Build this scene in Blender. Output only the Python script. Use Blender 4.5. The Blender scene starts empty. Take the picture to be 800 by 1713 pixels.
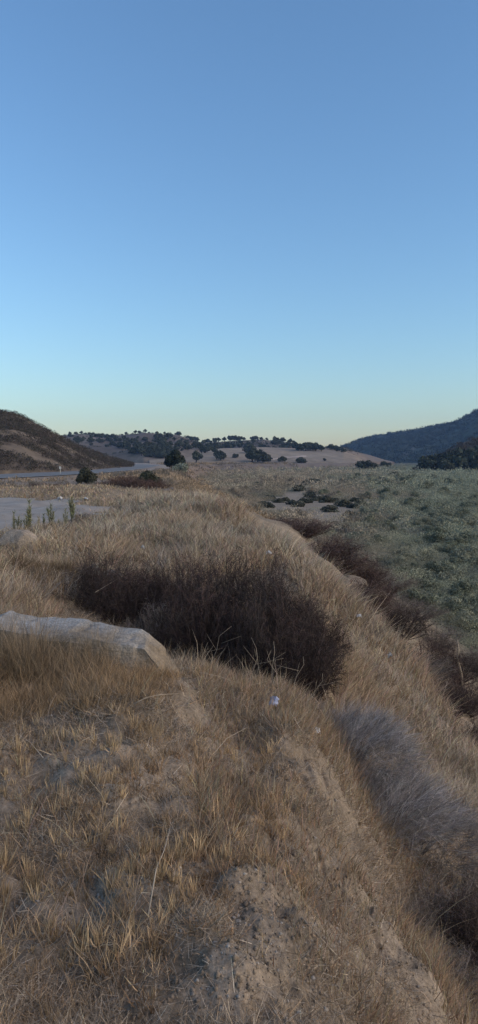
import bpy, math, numpy as np

# ------------------------------------------------------------------ camera, world, sun, exposure
SC = bpy.context.scene
COL = SC.collection
F_PX, CX, CY, PITCH, EYE = 1200.0, 400.0, 856.5, math.radians(4.3), 1.6
cam_d = bpy.data.cameras.new('camera'); cam = bpy.data.objects.new('camera', cam_d); COL.objects.link(cam)
cam_d.sensor_fit = 'VERTICAL'; cam_d.angle = 2 * math.atan(856.5 / F_PX)
cam_d.clip_start = 0.05; cam_d.clip_end = 12000
cam.location = (0, 0, EYE); cam.rotation_euler = (math.pi / 2 - PITCH, 0, 0)
SC.camera = cam

SUN_EL, SUN_ROT = math.radians(12), math.radians(105)
world = bpy.data.worlds.new("World"); SC.world = world; world.use_nodes = True
wnt = world.node_tree; wbg = wnt.nodes['Background']
sky = wnt.nodes.new('ShaderNodeTexSky'); sky.sky_type = 'NISHITA'; sky.sun_disc = False
sky.sun_elevation = SUN_EL; sky.sun_rotation = SUN_ROT
sky.dust_density = 0.5; sky.ozone_density = 4.0; sky.air_density = 1.2
wtint = wnt.nodes.new('ShaderNodeVectorMath'); wtint.operation = 'MULTIPLY'; wtint.inputs[1].default_value = (.985, 0.995, 1.03)
wnt.links.new(sky.outputs[0], wtint.inputs[0]); wnt.links.new(wtint.outputs[0], wbg.inputs[0]); wbg.inputs[1].default_value = 0.112

sun_d = bpy.data.lights.new('sun', 'SUN'); sun_d.energy = 1.6; sun_d.angle = math.radians(110); sun_d.color = (1.0, 0.77, 0.54)
sun = bpy.data.objects.new('sun', sun_d); COL.objects.link(sun)
sun.rotation_euler = (math.pi / 2 - SUN_EL, 0, math.pi - SUN_ROT + 0.0)
SC.view_settings.view_transform = 'Standard'; SC.view_settings.look = 'None'
SC.view_settings.gamma = 1.0; SC.view_settings.use_curve_mapping = False
SC.view_settings.exposure = 1.12
SC.cycles.max_bounces = 5; SC.cycles.diffuse_bounces = 3; SC.cycles.volume_bounces = 1
SC.cycles.transparent_max_bounces = 6

R = np.random.default_rng(11)

# ------------------------------------------------------------------ maths helpers
def _hash(ix, iy, seed):
    h = (ix.astype(np.int64) * 374761393 + iy.astype(np.int64) * 668265263 + seed * 974634777) & 0xFFFFFFFF
    h = ((h ^ (h >> 13)) * 1274126177) & 0xFFFFFFFF
    h = (h ^ (h >> 16)) & 0xFFFFFFFF
    return h / 4294967295.0
def vnoise(x, y, seed=0):
    x = np.asarray(x, float); y = np.asarray(y, float)
    ix = np.floor(x); iy = np.floor(y); fx = x - ix; fy = y - iy
    fx = fx * fx * (3 - 2 * fx); fy = fy * fy * (3 - 2 * fy)
    a = _hash(ix, iy, seed); b = _hash(ix + 1, iy, seed); c = _hash(ix, iy + 1, seed); d = _hash(ix + 1, iy + 1, seed)
    return (a + (b - a) * fx) * (1 - fy) + (c + (d - c) * fx) * fy
def fbm(x, y, octv=4, seed=0):
    s = 0; a = 0.5; t = 0
    for k in range(octv):
        s = s + a * vnoise(x * 2 ** k + 17.3 * k, y * 2 ** k - 9.1 * k, seed + k); t += a; a *= 0.5
    return s / t
def sstep(a, b, x):
    t = np.clip((np.asarray(x, float) - a) / (b - a), 0, 1); return t * t * (3 - 2 * t)
CP, SP = math.cos(PITCH), math.sin(PITCH)
def ratio(py):                     # drop below eye per metre forward
    dy = -(np.asarray(py, float) - CY) / F_PX
    return -(-SP + dy * CP) / (CP + dy * SP)
def ray(px, py):                   # x and z per metre of forward distance
    dy = -(np.asarray(py, float) - CY) / F_PX; d = CP + dy * SP
    return (np.asarray(px, float) - CX) / F_PX / d, (-SP + dy * CP) / d
def pt(px, py, Y):
    a, b = ray(px, py); return a * Y, Y, EYE + b * Y
def pix(x, y, z):
    zc = z - EYE; f = y * CP - zc * SP; u = y * SP + zc * CP
    f = np.where(np.abs(f) < 1e-3, 1e-3, f)
    return CX + F_PX * x / f, CY - F_PX * u / f
def inpoly(px, py, poly):
    px = np.asarray(px, float); py = np.asarray(py, float); r = np.zeros(px.shape, bool); n = len(poly)
    for i in range(n):
        x1, y1 = poly[i]; x2, y2 = poly[(i + 1) % n]
        if y1 == y2: continue
        c = ((y1 > py) != (y2 > py)) & (px < (x2 - x1) * (py - y1) / (y2 - y1) + x1); r ^= c
    return r

# ------------------------------------------------------------------ terrain height
XE_Y = [-400, -30, 0, 6, 13, 20, 30, 45, 60, 90, 120, 200, 350, 430, 480, 520, 700, 1200, 4000]
XE_X = [60, 6, 1.0, 1.2, 1.2, 0, -1.5, -3, -4.5, -8, -11, -17, -20, 36, 64, 87, 110, 200, 600]
FLOOR = -5.4
ROAD = [(-75, 15), (-55, 42), (-40, 62), (-31, 85), (-27, 113), (-26.5, 140), (-29, 196), (-38, 300), (-60, 380)]
def base_h(x, y):
    xe = np.interp(y, XE_Y, XE_X); sl = np.gradient(np.interp(np.array([0, 1.0]), [0, 1], [0, 1]))[0]
    e1 = np.interp(y + 1.0, XE_Y, XE_X); s = (xe - x) / np.sqrt(1 + (e1 - xe) ** 2)
    s = s + (fbm(x / 14, y / 14, 3, 5) - .5) * np.interp(y, [10, 50, 150, 400], [0, 1.5, 6, 14])
    T = np.interp(y, [-10, 25, 34, 60, 200, 300, 450, 3000], [0, 0, -.15, -0.8, -1.0, -1.5, -1.9, -1.9])
    w = np.interp(y, [0, 60, 90, 200, 400], [11, 11, 9, 6, 10])
    t = np.clip(-s / w, 0, 1); p = .45 * t + .55 * t * t * (3 - 2 * t)
    z = T * (1 - p) + FLOOR * p
    rdx = np.interp(y, [p[1] for p in ROAD], [p[0] for p in ROAD]); rs = np.interp(y, [15, 42, 62, 85, 110], [.6, .7, .8, .93, 1.0])
    z = z + .12 * np.exp(-(np.abs(x - rdx) * rs / 6.5) ** 4) * sstep(10, 40, y) * sstep(400, 350, y)
    z = z + 0.45 * np.exp(-((y - 31 - .05 * x) / 2.2) ** 2) * sstep(-2.5, -6, x) * (.75 + .5 * vnoise(x / 3, y / 9, 3))
    return z
CTRL = [(0,1713,1.85),(200,1713,1.92),(400,1713,1.95),(550,1713,2.1),(700,1713,2.6),(800,1713,3.4),
 (0,1400,3.0),(200,1400,2.95),(400,1400,3.05),(550,1480,3.1),(640,1560,3.1),(720,1640,3.0),
 (0,1200,4.3),(150,1150,4.9),(300,1150,5.0),(330,1200,4.6),(450,1180,5.3),(400,1260,4.4),(500,1300,4.1),
 (650,1480,4.5),(560,1230,5.4),(800,1480,6.0),(800,1600,4.5),(800,1320,8.5),(740,1210,10),(640,1080,11),
 (620,1200,8.5),(560,1120,8.8),(500,1170,6.6),(350,1130,7.0),(400,1130,8),(500,1100,8.4),(200,1075,7.6),(80,1010,8),(0,990,8),
 (150,945,11),(280,945,11.5),(400,945,12),(480,940,12.6),(0,910,13),(100,893,15),(0,880,16.5),(0,840,26),(100,840,26),(150,870,18.6),
 (300,843,20.5),(340,846,19.5),(400,880,17),(440,905,15.5),(560,1000,12.2),(520,905,24),(600,1000,18),(700,1120,16),(800,1220,13),
 (620,960,43),(800,1050,29),(230,870,18),(220,845,24),(380,850,26)]
_c = np.array(CTRL, float); _x, _y, _z = pt(_c[:, 0], _c[:, 1], _c[:, 2])
_ex = np.array([[0, 55, 0], [-15, 55, 0], [12, 55, 0], [6, 70, 0], [20, 50, 0], [-20, 33, 0], [-10, 40, 0]], float)
def q_of(x, y):
    th = np.clip(np.arctan2(x, y), -.42, .42); r = np.maximum(np.hypot(x, y), 1.7)
    return np.stack([th * 4.0, np.log(r) * 1.6], -1)
_Q = np.concatenate([q_of(_x, _y), q_of(_ex[:, 0], _ex[:, 1])])
_V = np.concatenate([_z - base_h(_x, _y), np.zeros(len(_ex))])
def _tps(d2): return np.where(d2 > 1e-12, .5 * d2 * np.log(np.maximum(d2, 1e-12)), 0)
_n = len(_Q); _K = _tps(((_Q[:, None] - _Q[None]) ** 2).sum(-1)) + np.eye(_n) * 2e-3
_P = np.concatenate([np.ones((_n, 1)), _Q], 1); _A = np.block([[_K, _P], [_P.T, np.zeros((3, 3))]])
_W = np.linalg.solve(_A, np.concatenate([_V, np.zeros(3)]))
def H0(x, y):
    x = np.asarray(x, float); y = np.asarray(y, float); shp = x.shape; x = x.ravel(); y = y.ravel()
    z = base_h(x, y); m = np.hypot(x, y) < 60; o = np.zeros(len(x)); idx = np.nonzero(m)[0]
    for k in range(0, len(idx), 40000):
        i = idx[k:k + 40000]; q = q_of(x[i], y[i])
        v = _tps(((q[:, None] - _Q[None]) ** 2).sum(-1)) @ _W[:_n] + _W[_n] + q @ _W[_n + 1:]
        r = np.hypot(x[i], y[i]); th = np.abs(np.arctan2(x[i], y[i]))
        o[i] = v * (1 - sstep(30, 55, r)) * sstep(2.2, .8, th) * sstep(0, 1.2, r)
    return (z + o).reshape(shp)
def H(x, y):
    x = np.asarray(x, float); y = np.asarray(y, float); z = H0(x, y); r = np.hypot(x, y)
    nr = sstep(30, 8, r)
    z = z + sstep(5, 9, r) * sstep(34, 24, r) * (fbm(x * .55 + 3, y * .55, 3, 23) - .5) * .55 + nr * ((fbm(x * 1.3, y * 1.3, 4, 21) - .5) * .16 + (fbm(x * 7, y * 7, 4, 31) - .5) * .12 + (fbm(x * 3, y * 3, 3, 33) - .5) * .08)
    # erosion rills running down the bare cut
    ril = np.abs(fbm((x * .8 + y * .55) * 3.2 + fbm(x * 2, y * 2, 2, 45), (y * .8 - x * .55) * 1.6, 4, 44) - .5)
    z = z - nr * sstep(.05, 0, ril) * .035 * sstep(-.2, .5, x)
    z = z + sstep(20, 80, r) * (fbm(x / 11, y / 11, 3, 8) - .5) * .5 * sstep(-5.0, -5.3, z)
    return z
def ground_at(px, py, lo=1.2, hi=700):
    px = np.atleast_1d(np.asarray(px, float)); py = np.atleast_1d(np.asarray(py, float)); a, b = ray(px, py)
    Ys = np.exp(np.linspace(math.log(lo), math.log(hi), 900)); out = np.full((len(px), 3), np.nan)
    X = a[:, None] * Ys; Z = EYE + b[:, None] * Ys; G = H0(X, np.broadcast_to(Ys, X.shape)); below = Z < G
    k = below.argmax(1)
    for i in range(len(px)):
        j = k[i] if below[i].any() else 899
        out[i] = (X[i, j], Ys[j], 0)
    out[:, 2] = H(out[:, 0], out[:, 1]); return out
def G1(px, py, lo=1.2): return ground_at(px, py, lo)[0]

# ------------------------------------------------------------------ mesh + material helpers
def mesh_np(name, v, tris, col=None, smooth=False):
    v = np.asarray(v, np.float32); tris = np.asarray(tris, np.int32); k = tris.shape[1]
    me = bpy.data.meshes.new(name); me.vertices.add(len(v)); me.vertices.foreach_set('co', v.ravel())
    me.loops.add(tris.size); me.loops.foreach_set('vertex_index', tris.ravel())
    me.polygons.add(len(tris)); me.polygons.foreach_set('loop_start', np.arange(0, tris.size, k, dtype=np.int32))
    me.polygons.foreach_set('loop_total', np.full(len(tris), k, np.int32))
    if smooth: me.polygons.foreach_set('use_smooth', np.ones(len(tris), bool))
    me.update(calc_edges=True)
    if col is not None:
        c = np.ones((len(v), 4), np.float32); c[:, :3] = np.clip(col, 0, 1)
        at = me.color_attributes.new('Col', 'FLOAT_COLOR', 'POINT'); at.data.foreach_set('color', c.ravel())
    return me
def tag(o, label=None, cat=None, group=None, kind=None):
    if label: o['label'] = label
    if cat: o['category'] = cat
    if group: o['group'] = group
    if kind: o['kind'] = kind
    return o
def link(name, me, mat=None, parent=None):
    o = bpy.data.objects.new(name, me); COL.objects.link(o)
    if mat is not None and len(me.materials) == 0: me.materials.append(mat)
    if parent is not None: o.parent = parent
    return o
def empty(name, loc, rz=0.0, sc=1.0):
    o = bpy.data.objects.new(name, None); COL.objects.link(o); o.location = tuple(float(c) for c in loc)
    o.rotation_euler = (0, 0, rz); o.scale = (sc,) * 3 if np.isscalar(sc) else tuple(sc); o.empty_display_size = .2
    return o
def copy_thing(root, loc, rz=0.0, sc=1.0):
    r = root.copy(); COL.objects.link(r); r.location = tuple(float(c) for c in loc); r.rotation_euler = (0, 0, rz)
    r.scale = (sc,) * 3 if np.isscalar(sc) else tuple(sc)
    for ch in list(root.children):
        c = ch.copy(); COL.objects.link(c); c.parent = r
    return r
def mat_attr(name, rough=.95, noise=None, bump=0.0, bscale=20, trans=0.0):
    m = bpy.data.materials.new(name); m.use_nodes = True; nt = m.node_tree; b = nt.nodes['Principled BSDF']
    b.inputs['Roughness'].default_value = rough; b.inputs['Specular IOR Level'].default_value = .12
    at = nt.nodes.new('ShaderNodeAttribute'); at.attribute_name = 'Col'; out = at.outputs['Color']
    if noise or bump: tc = nt.nodes.new('ShaderNodeTexCoord')
    if noise:
        for (sc, lo, hi) in noise:
            n = nt.nodes.new('ShaderNodeTexNoise'); n.inputs['Scale'].default_value = sc; n.inputs['Detail'].default_value = 6
            nt.links.new(tc.outputs['Object'], n.inputs['Vector'])
            mr = nt.nodes.new('ShaderNodeMapRange'); mr.inputs[1].default_value = .3; mr.inputs[2].default_value = .7
            mr.inputs[3].default_value = lo; mr.inputs[4].default_value = hi; nt.links.new(n.outputs['Fac'], mr.inputs[0])
            mx = nt.nodes.new('ShaderNodeVectorMath'); mx.operation = 'SCALE'; nt.links.new(out, mx.inputs[0]); nt.links.new(mr.outputs[0], mx.inputs['Scale']); out = mx.outputs[0]
    nt.links.new(out, b.inputs['Base Color'])
    if bump:
        n = nt.nodes.new('ShaderNodeTexNoise'); n.inputs['Scale'].default_value = bscale; n.inputs['Detail'].default_value = 8
        nt.links.new(tc.outputs['Object'], n.inputs['Vector'])
        bp = nt.nodes.new('ShaderNodeBump'); bp.inputs['Strength'].default_value = bump; bp.inputs['Distance'].default_value = .018
        nt.links.new(n.outputs['Fac'], bp.inputs['Height']); nt.links.new(bp.outputs[0], b.inputs['Normal'])
    return m
def mat_flat(name, c, rough=.9, noise=(.75, 1.2), nscale=12, bump=.4):
    m = bpy.data.materials.new(name); m.use_nodes = True; nt = m.node_tree; b = nt.nodes['Principled BSDF']
    b.inputs['Roughness'].default_value = rough; b.inputs['Specular IOR Level'].default_value = .2
    tc = nt.nodes.new('ShaderNodeTexCoord'); n = nt.nodes.new('ShaderNodeTexNoise'); n.inputs['Scale'].default_value = nscale; n.inputs['Detail'].default_value = 8
    nt.links.new(tc.outputs['Object'], n.inputs['Vector'])
    rp = nt.nodes.new('ShaderNodeValToRGB'); rp.color_ramp.elements[0].position = .3; rp.color_ramp.elements[1].position = .7
    rp.color_ramp.elements[0].color = (*[k * noise[0] for k in c], 1); rp.color_ramp.elements[1].color = (*[min(1, k * noise[1]) for k in c], 1)
    nt.links.new(n.outputs['Fac'], rp.inputs[0]); nt.links.new(rp.outputs[0], b.inputs['Base Color'])
    bp = nt.nodes.new('ShaderNodeBump'); bp.inputs['Strength'].default_value = bump; bp.inputs['Distance'].default_value = .02
    nt.links.new(n.outputs['Fac'], bp.inputs['Height']); nt.links.new(bp.outputs[0], b.inputs['Normal'])
    return m
M_ground = mat_attr('dry_soil', 1.0, [(.35, .9, 1.1), (6, .78, 1.22), (45, .7, 1.3), (160, .8, 1.2)], .55, 40)
M_hill = mat_attr('hill_soil', 1.0, [(.02, .85, 1.15), (.15, .8, 1.2), (.9, .85, 1.15)])
M_plant = mat_attr('plant_stems', .9)
M_leaf = mat_attr('leaves', .8)
M_bark = mat_flat('bark', (.05, .04, .033), .9)
M_rock = mat_attr('rock', .95, [(3, .8, 1.15), (14, .75, 1.2), (70, .75, 1.25)], 1.0, 45)
M_road = mat_flat('asphalt', (.17, .165, .16), .8, (.85, 1.15), 3, .1)
M_lot = mat_flat('lot_gravel', (.30, .268, .235), .95, (.8, 1.15), 1.2, .3)
M_white = mat_flat('white_scrap', (.55, .55, .56), .6, (.85, 1.05), 30, .5)
M_blue = mat_flat('blue_sheet', (.45, .48, .62), .5, (.8, 1.1), 25, .6)
M_straw = mat_flat('dead_stick', (.38, .31, .23), .8, (.8, 1.15), 40, .3)
M_paint = mat_flat('painted_line', (.6, .6, .55), .7, (.9, 1.05), 8, .1)

# ------------------------------------------------------------------ ground sheet
DIRT = np.array([.27, .212, .155]); SAND = np.array([.27, .22, .165]); LITTER = np.array([.27, .21, .15]); VAL = np.array([.10, .10, .07])  # VAL: valley floor green, darkened to paint in the shade between clumps
GOLD = np.array([.30, .235, .165])
P_BARE = [(330,1480),(395,1370),(520,1390),(640,1520),(740,1630),(770,1713),(330,1713)]
P_SAND = [(437,856),(428,838),(470,832),(490,815),(512,813),(515,828),(560,836),(610,836),(625,842),(600,868),(540,876),(480,862)]
P_VALBROWN = [(280,822),(330,800),(560,800),(600,840),(560,900),(640,960),(600,985),(430,900)]
def ground_colour(x, y, z):
    px, py = pix(x, y, z); r = np.hypot(x, y); n = fbm(x * 1.1, y * 1.1, 4, 61)[:, None]
    n = np.clip((n - .5) * 2.4 + .5, 0, 1); c = LITTER * .6 * (1 - n) + DIRT * n; c = c * (.75 + .5 * fbm(x * 4, y * 4, 3, 63)[:, None])
    c = np.where((inpoly(px + (fbm(x * 3, y * 3, 3, 66) - .5) * 260, py + (fbm(x * 3 + 9, y * 3, 3, 67) - .5) * 260, P_BARE) & (r < 6))[:, None], DIRT * (.5 + .6 * fbm(x * 3, y * 3, 4, 64))[:, None], c)
    t = sstep(12, 22, r)[:, None]; c = c * (1 - t) + GOLD * (.55 + .5 * fbm(x * .8, y * .8, 3, 68)[:, None]) * t
    v = sstep(-4.2, -5.0, z)[:, None]; c = c * (1 - v) + VAL * v
    bank = (sstep(-.9, -1.6, z) * sstep(-5.1, -4.2, z) * sstep(70, 110, y))[:, None]; c = c * (1 - bank) + np.array([.2, .15, .115]) * bank
    ter = (sstep(34, 48, y) * sstep(-1.3, -.8, z) * (y < 330))[:, None]; c = c * (1 - ter) + (np.array([.26, .20, .15]) * (.6 + .7 * fbm(x / 6, y / 6, 3, 65))[:, None]) * ter
    sd = (inpoly(px + (fbm(x / 5, y / 5, 3, 88) - .5) * 60, py + (fbm(x / 5, y / 5, 3, 89) - .5) * 26, P_SAND) & (z < -4.5))
    c = np.where(sd[:, None], SAND * (.85 + .3 * fbm(x / 2, y / 2, 3, 9))[:, None], c)
    far = sstep(250, 420, y)[:, None] * (z > -4.6)[:, None]; c = c * (1 - far) + np.array([.19, .15, .12]) * far
    # wide pale shoulder where the road swings round the hill
    sh = inpoly(px, py, [(150,790),(185,781),(215,768),(262,766),(300,784),(290,800),(215,802),(200,792)]) & (y > 70)
    c = np.where(sh[:, None], np.array([.3, .245, .2]), c)
    return c
th = np.concatenate([np.linspace(-math.pi, -.62, 70, endpoint=False), np.linspace(-.62, -.36, 50, endpoint=False),
                     np.linspace(-.36, .36, 420, endpoint=False), np.linspace(.36, .62, 50, endpoint=False), np.linspace(.62, math.pi, 71)])
rr = np.concatenate([np.linspace(.3, 1.6, 10, endpoint=False), np.exp(np.linspace(math.log(1.6), math.log(60), 460, endpoint=False)),
                     np.exp(np.linspace(math.log(60), math.log(2400), 130))])
TH, RR = np.meshgrid(th, rr); gx = (np.sin(TH) * RR).ravel(); gy = (np.cos(TH) * RR).ravel(); gz = H(gx, gy)
nr, nt_ = len(rr), len(th); ii, jj = np.meshgrid(np.arange(nr - 1), np.arange(nt_ - 1), indexing='ij'); k0 = (ii * nt_ + jj).ravel()
quads = np.stack([k0, k0 + 1, k0 + nt_ + 1, k0 + nt_], 1)[:, ::-1]
V = np.stack([gx, gy, gz], 1); Cg = ground_colour(gx, gy, gz)
gme = mesh_np('ground', V, quads, Cg, True)
ground = link('ground', gme, M_ground); tag(ground, kind='structure')
cap_a = np.linspace(0, 2 * math.pi, 24, endpoint=False); cv = np.concatenate([[[0, 0, float(H(np.array([.01]), np.array([.01]))[0])]], np.stack([np.sin(cap_a) * .32, np.cos(cap_a) * .32, H(np.sin(cap_a) * .32, np.cos(cap_a) * .32) + .001], 1)])
cap = link('ground_patch', mesh_np('ground_patch', cv, [[0, 1 + (i + 1) % 24, 1 + i] for i in range(24)], np.tile(DIRT, (25, 1))), M_ground); tag(cap, kind='structure')

def ribbon_sheet(name, pts, width, lift, mat, kind='structure', sub=8):
    pts = np.array(pts, float); t = np.arange(len(pts)); tt = np.linspace(0, len(pts) - 1, (len(pts) - 1) * 10 + 1)
    X = np.interp(tt, t, pts[:, 0]); Y = np.interp(tt, t, pts[:, 1])
    for _ in range(6): X[1:-1] = (X[:-2] + X[1:-1] * 2 + X[2:]) / 4; Y[1:-1] = (Y[:-2] + Y[1:-1] * 2 + Y[2:]) / 4
    dx = np.gradient(X); dy = np.gradient(Y); L = np.hypot(dx, dy); nx, ny = dy / L, -dx / L
    u = np.linspace(-.5, .5, sub + 1); vx = X[:, None] + nx[:, None] * u * width; vy = Y[:, None] + ny[:, None] * u * width
    zc = base_h(X, Y) + lift; vz = base_h(vx, vy) + lift; vz = np.maximum(vz, zc[:, None])
    v = np.stack([vx.ravel(), vy.ravel(), vz.ravel()], 1); n = len(X); i, j = np.meshgrid(np.arange(n - 1), np.arange(sub), indexing='ij'); k = (i * (sub + 1) + j).ravel()
    o = link(name, mesh_np(name, v, np.stack([k, k + 1, k + sub + 2, k + sub + 1], 1)), mat); tag(o, kind=kind); return o, (X, Y, nx, ny, zc)
road, RC = ribbon_sheet('road', ROAD, 11.0, .05, M_road)
def line_mesh(name, off, w):
    X, Y, nx, ny, zc = RC; a = np.stack([X + nx * (off - w), Y + ny * (off - w), zc + .006], 1); b = np.stack([X + nx * (off + w), Y + ny * (off + w), zc + .006], 1)
    v = np.empty((2 * len(X), 3)); v[0::2] = a; v[1::2] = b; k = np.arange(len(X) - 1) * 2
    tag(link(name, mesh_np(name, v, np.stack([k, k + 1, k + 3, k + 2], 1)), M_paint), kind='structure')
line_mesh('road_edge_line', 4.8, .07); line_mesh('road_edge_line', -4.8, .07)
# gravel pull-out
lp = np.array([(-700,900),(-60,900),(40,893),(95,884),(140,868),(168,852),(150,840),(60,836),(-60,835),(-700,834)], float)
a_, b_ = ray(lp[:, 0], lp[:, 1]); Yl = -EYE / b_ * 1.0; lx, ly = a_ * Yl, Yl
lx[0] = -26; ly[0] = 13.0; lx[-1] = -34; ly[-1] = 26.5
gxs, gys = np.meshgrid(np.linspace(-34, -1.5, 140), np.linspace(12, 29, 100), indexing='ij')
wob = (fbm(gxs * .9, gys * .9, 3, 77) - .5) * 1.6
ins = inpoly((gxs + wob), (gys + wob), list(zip(lx, ly))); cell = ins[:-1, :-1] & ins[1:, :-1] & ins[:-1, 1:] & ins[1:, 1:]
k = (np.arange(140)[:, None] * 100 + np.arange(100)[None])[:-1, :-1][cell]
lv = np.stack([gxs.ravel(), gys.ravel(), H(gxs.ravel(), gys.ravel()) + .02], 1)
lot = link('gravel_lot', mesh_np('gravel_lot', lv, np.stack([k, k + 100, k + 101, k + 1], 1), None, True), M_lot); tag(lot, kind='structure')
def in_lot(x, y): 
    w = (fbm(x * .9, y * .9, 3, 77) - .5) * 1.6
    return inpoly(x + w, y + w, list(zip(lx, ly)))

# ------------------------------------------------------------------ hills
HILLS = {}
def hill(name, prof, base_z, colfn, nx=240, nt=70, amp=.03, power=.8, seed=1, back=1.6):
    """prof rows: px, ridge py, ridge distance, foot distance"""
    prof = np.array(prof, float); px = np.linspace(prof[0, 0], prof[-1, 0], nx)
    rp, rd, fd = [np.interp(px, prof[:, 0], prof[:, i]) for i in (1, 2, 3)]
    a, b = ray(px, rp); rz = EYE + b * rd
    t = np.concatenate([np.linspace(0, 1, nt), np.linspace(1, 2, 14)[1:]])
    PX, Tt = np.meshgrid(np.arange(nx), t, indexing='ij')
    D = np.where(Tt <= 1, fd[PX] + (rd - fd)[PX] * Tt, rd[PX] + (rd - fd)[PX] * back * (Tt - 1))
    X = a[PX] * D
    hgt = (rz - base_z)[PX]
    prof_t = np.where(Tt <= 1, Tt ** power, np.cos((Tt - 1) * math.pi / 2) ** 1.2)
    env = np.clip(np.where(Tt <= 1, np.minimum(Tt * 4, (1 - Tt) * 3), 0), 0, 1)
    sc = np.median(rd) / 12
    nz = (fbm(X / sc, D / sc, 5, seed) - .5) * amp * np.median(rd) * env
    Z = base_z + hgt * prof_t + nz * np.clip(hgt / (hgt.max() * .4 + 1e-6), 0, 1)
    Z = np.where(Tt == 0, base_z - 3, Z)
    n2 = len(t); i, j = np.meshgrid(np.arange(nx - 1), np.arange(n2 - 1), indexing='ij'); k = (i * n2 + j).ravel()
    v = np.stack([X.ravel(), D.ravel(), Z.ravel()], 1)
    me = mesh_np(name, v, np.stack([k, k + n2, k + n2 + 1, k + 1], 1), colfn(X.ravel(), D.ravel(), Z.ravel(), Tt.ravel()), True)
    o = link(name, me, M_hill); tag(o, kind='structure')
    HILLS[name] = (px, t, X, D, Z, a); return o
def hill_pt(name, px, py):
    """visible point of the hill surface at a photo pixel"""
    hx, t, X, D, Z, a = HILLS[name]; i = int(np.clip(np.searchsorted(hx, px), 1, len(hx) - 1)); i = i if abs(hx[i] - px) < abs(hx[i - 1] - px) else i - 1
    pp = pix(X[i], D[i], Z[i])[1]; n = (t <= 1).sum()
    for j in range(1, n):
        if pp[j] <= py:
            f = (pp[j - 1] - py) / max(pp[j - 1] - pp[j], 1e-6)
            return np.array([X[i, j - 1] + (X[i, j] - X[i, j - 1]) * f, D[i, j - 1] + (D[i, j] - D[i, j - 1]) * f, Z[i, j - 1] + (Z[i, j] - Z[i, j - 1]) * f])
    return np.array([X[i, n - 1], D[i, n - 1], Z[i, n - 1]])
def col_left(x, y, z, t):
    n = fbm(x / 9, y / 9 + z / 5, 4, 71)[:, None]; dark = sstep(.40, .49, n)
    return np.array([.165, .13, .098]) * (1 - dark) * (.75 + .5 * fbm(x / 2.5, y / 2.5 + z, 3, 70)[:, None]) + np.array([.10, .08, .065]) * dark
def col_far(x, y, z, t):
    n = fbm(x / 60, y / 60, 4, 72)[:, None]; c = np.array([.185, .145, .11]) * (.8 + .4 * n)
    w = sstep(.38, .55, fbm(x / 90, y / 60, 3, 73))[:, None] * .75; return c * (1 - w) + np.array([.10, .08, .065]) * w
def col_field(x, y, z, t):
    n = fbm(x / 50, y / 50, 4, 74)[:, None]; c = np.array([.26, .205, .15]) * (.8 + .4 * n)
    px, py = pix(x, y, z)
    trk = np.abs(py - np.interp(px, [300, 390, 420, 450, 480, 510], [776, 776, 773, 769, 765, 763])) < 1.2
    return np.where((trk & (px > 410) & (px < 512))[:, None], np.array([.44, .34, .27]), c)
def col_blue(x, y, z, t):
    n = fbm(x / 70, y / 70, 5, 75)[:, None]; c = np.array([.035, .047, .036]) * (.6 + .9 * n)
    px, py = pix(x, y, z)
    sc = sstep(5, 1.5, np.abs(px - np.interp(py, [748, 778], [694, 652])) * .6 - (fbm(x / 20, y / 20, 3, 76) - .5) * 6) * sstep(744, 752, py)
    sc = sc[:, None]
    return c * (1 - sc * .6) + np.array([.16, .15, .13]) * sc * .6
def col_spur(x, y, z, t):
    n = fbm(x / 12, y / 12, 4, 78)[:, None]; return np.array([.085, .065, .05]) * (.6 + .8 * n)
hill('hill_slope', [(-900,640,140,70),(-400,650,150,85),(-150,668,158,98),(0,687,160,108),(20,689,162,110),(40,697,165,112),(60,708,170,115),(80,719,175,118),(100,729,180,122),
     (130,745,190,132),(160,757,200,148),(190,767,212,175),(222,776,225,205)], -.9, col_left, 300, 80, .012, .75, 81)
hill('hill_range', [(-500,735,950,600),(60,732,950,600),(95,730,930,580),(130,726,920,560),(180,730,900,540),(215,727,900,520),(240,724,900,500),(300,729,900,500),(340,741,900,500),(400,737,880,640),
     (440,735,860,640),(500,743,850,640),(545,749,840,640),(580,753,840,640),(620,762,900,700),(660,774,950,720)], -2.2, col_far, 360, 60, .02, .7, 82)
hill('hill_field', [(250,766,560,460),(330,757,600,470),(370,750,620,480),(440,748,640,490),(500,750,640,495),(545,751,630,500),(575,754,620,500),(595,762,610,500),(612,773,600,505),(622,781,590,520)], -2.4, col_field, 200, 40, .004, .8, 83)
hill('hill_mountain', [(470,775,1900,1500),(560,755,1800,1300),(580,745,1750,1200),(605,736,1700,1150),(632,728,1680,1100),(686,720,1650,1050),(728,711,1620,1000),(755,706,1600,950),(770,701,1590,930),
     (788,691,1580,900),(800,684,1570,880),(900,668,1500,800),(1100,668,1400,700),(1600,690,1300,600)], -6, col_blue, 300, 80, .03, .85, 84)
hill('hill_spur', [(690,790,400,378),(715,772,410,376),(740,760,415,374),(770,742,420,372),(800,732,425,370),(860,715,430,365),(1000,690,440,350),(1400,650,460,330)], -6, col_spur, 160, 50, .012, .7, 85)

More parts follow.
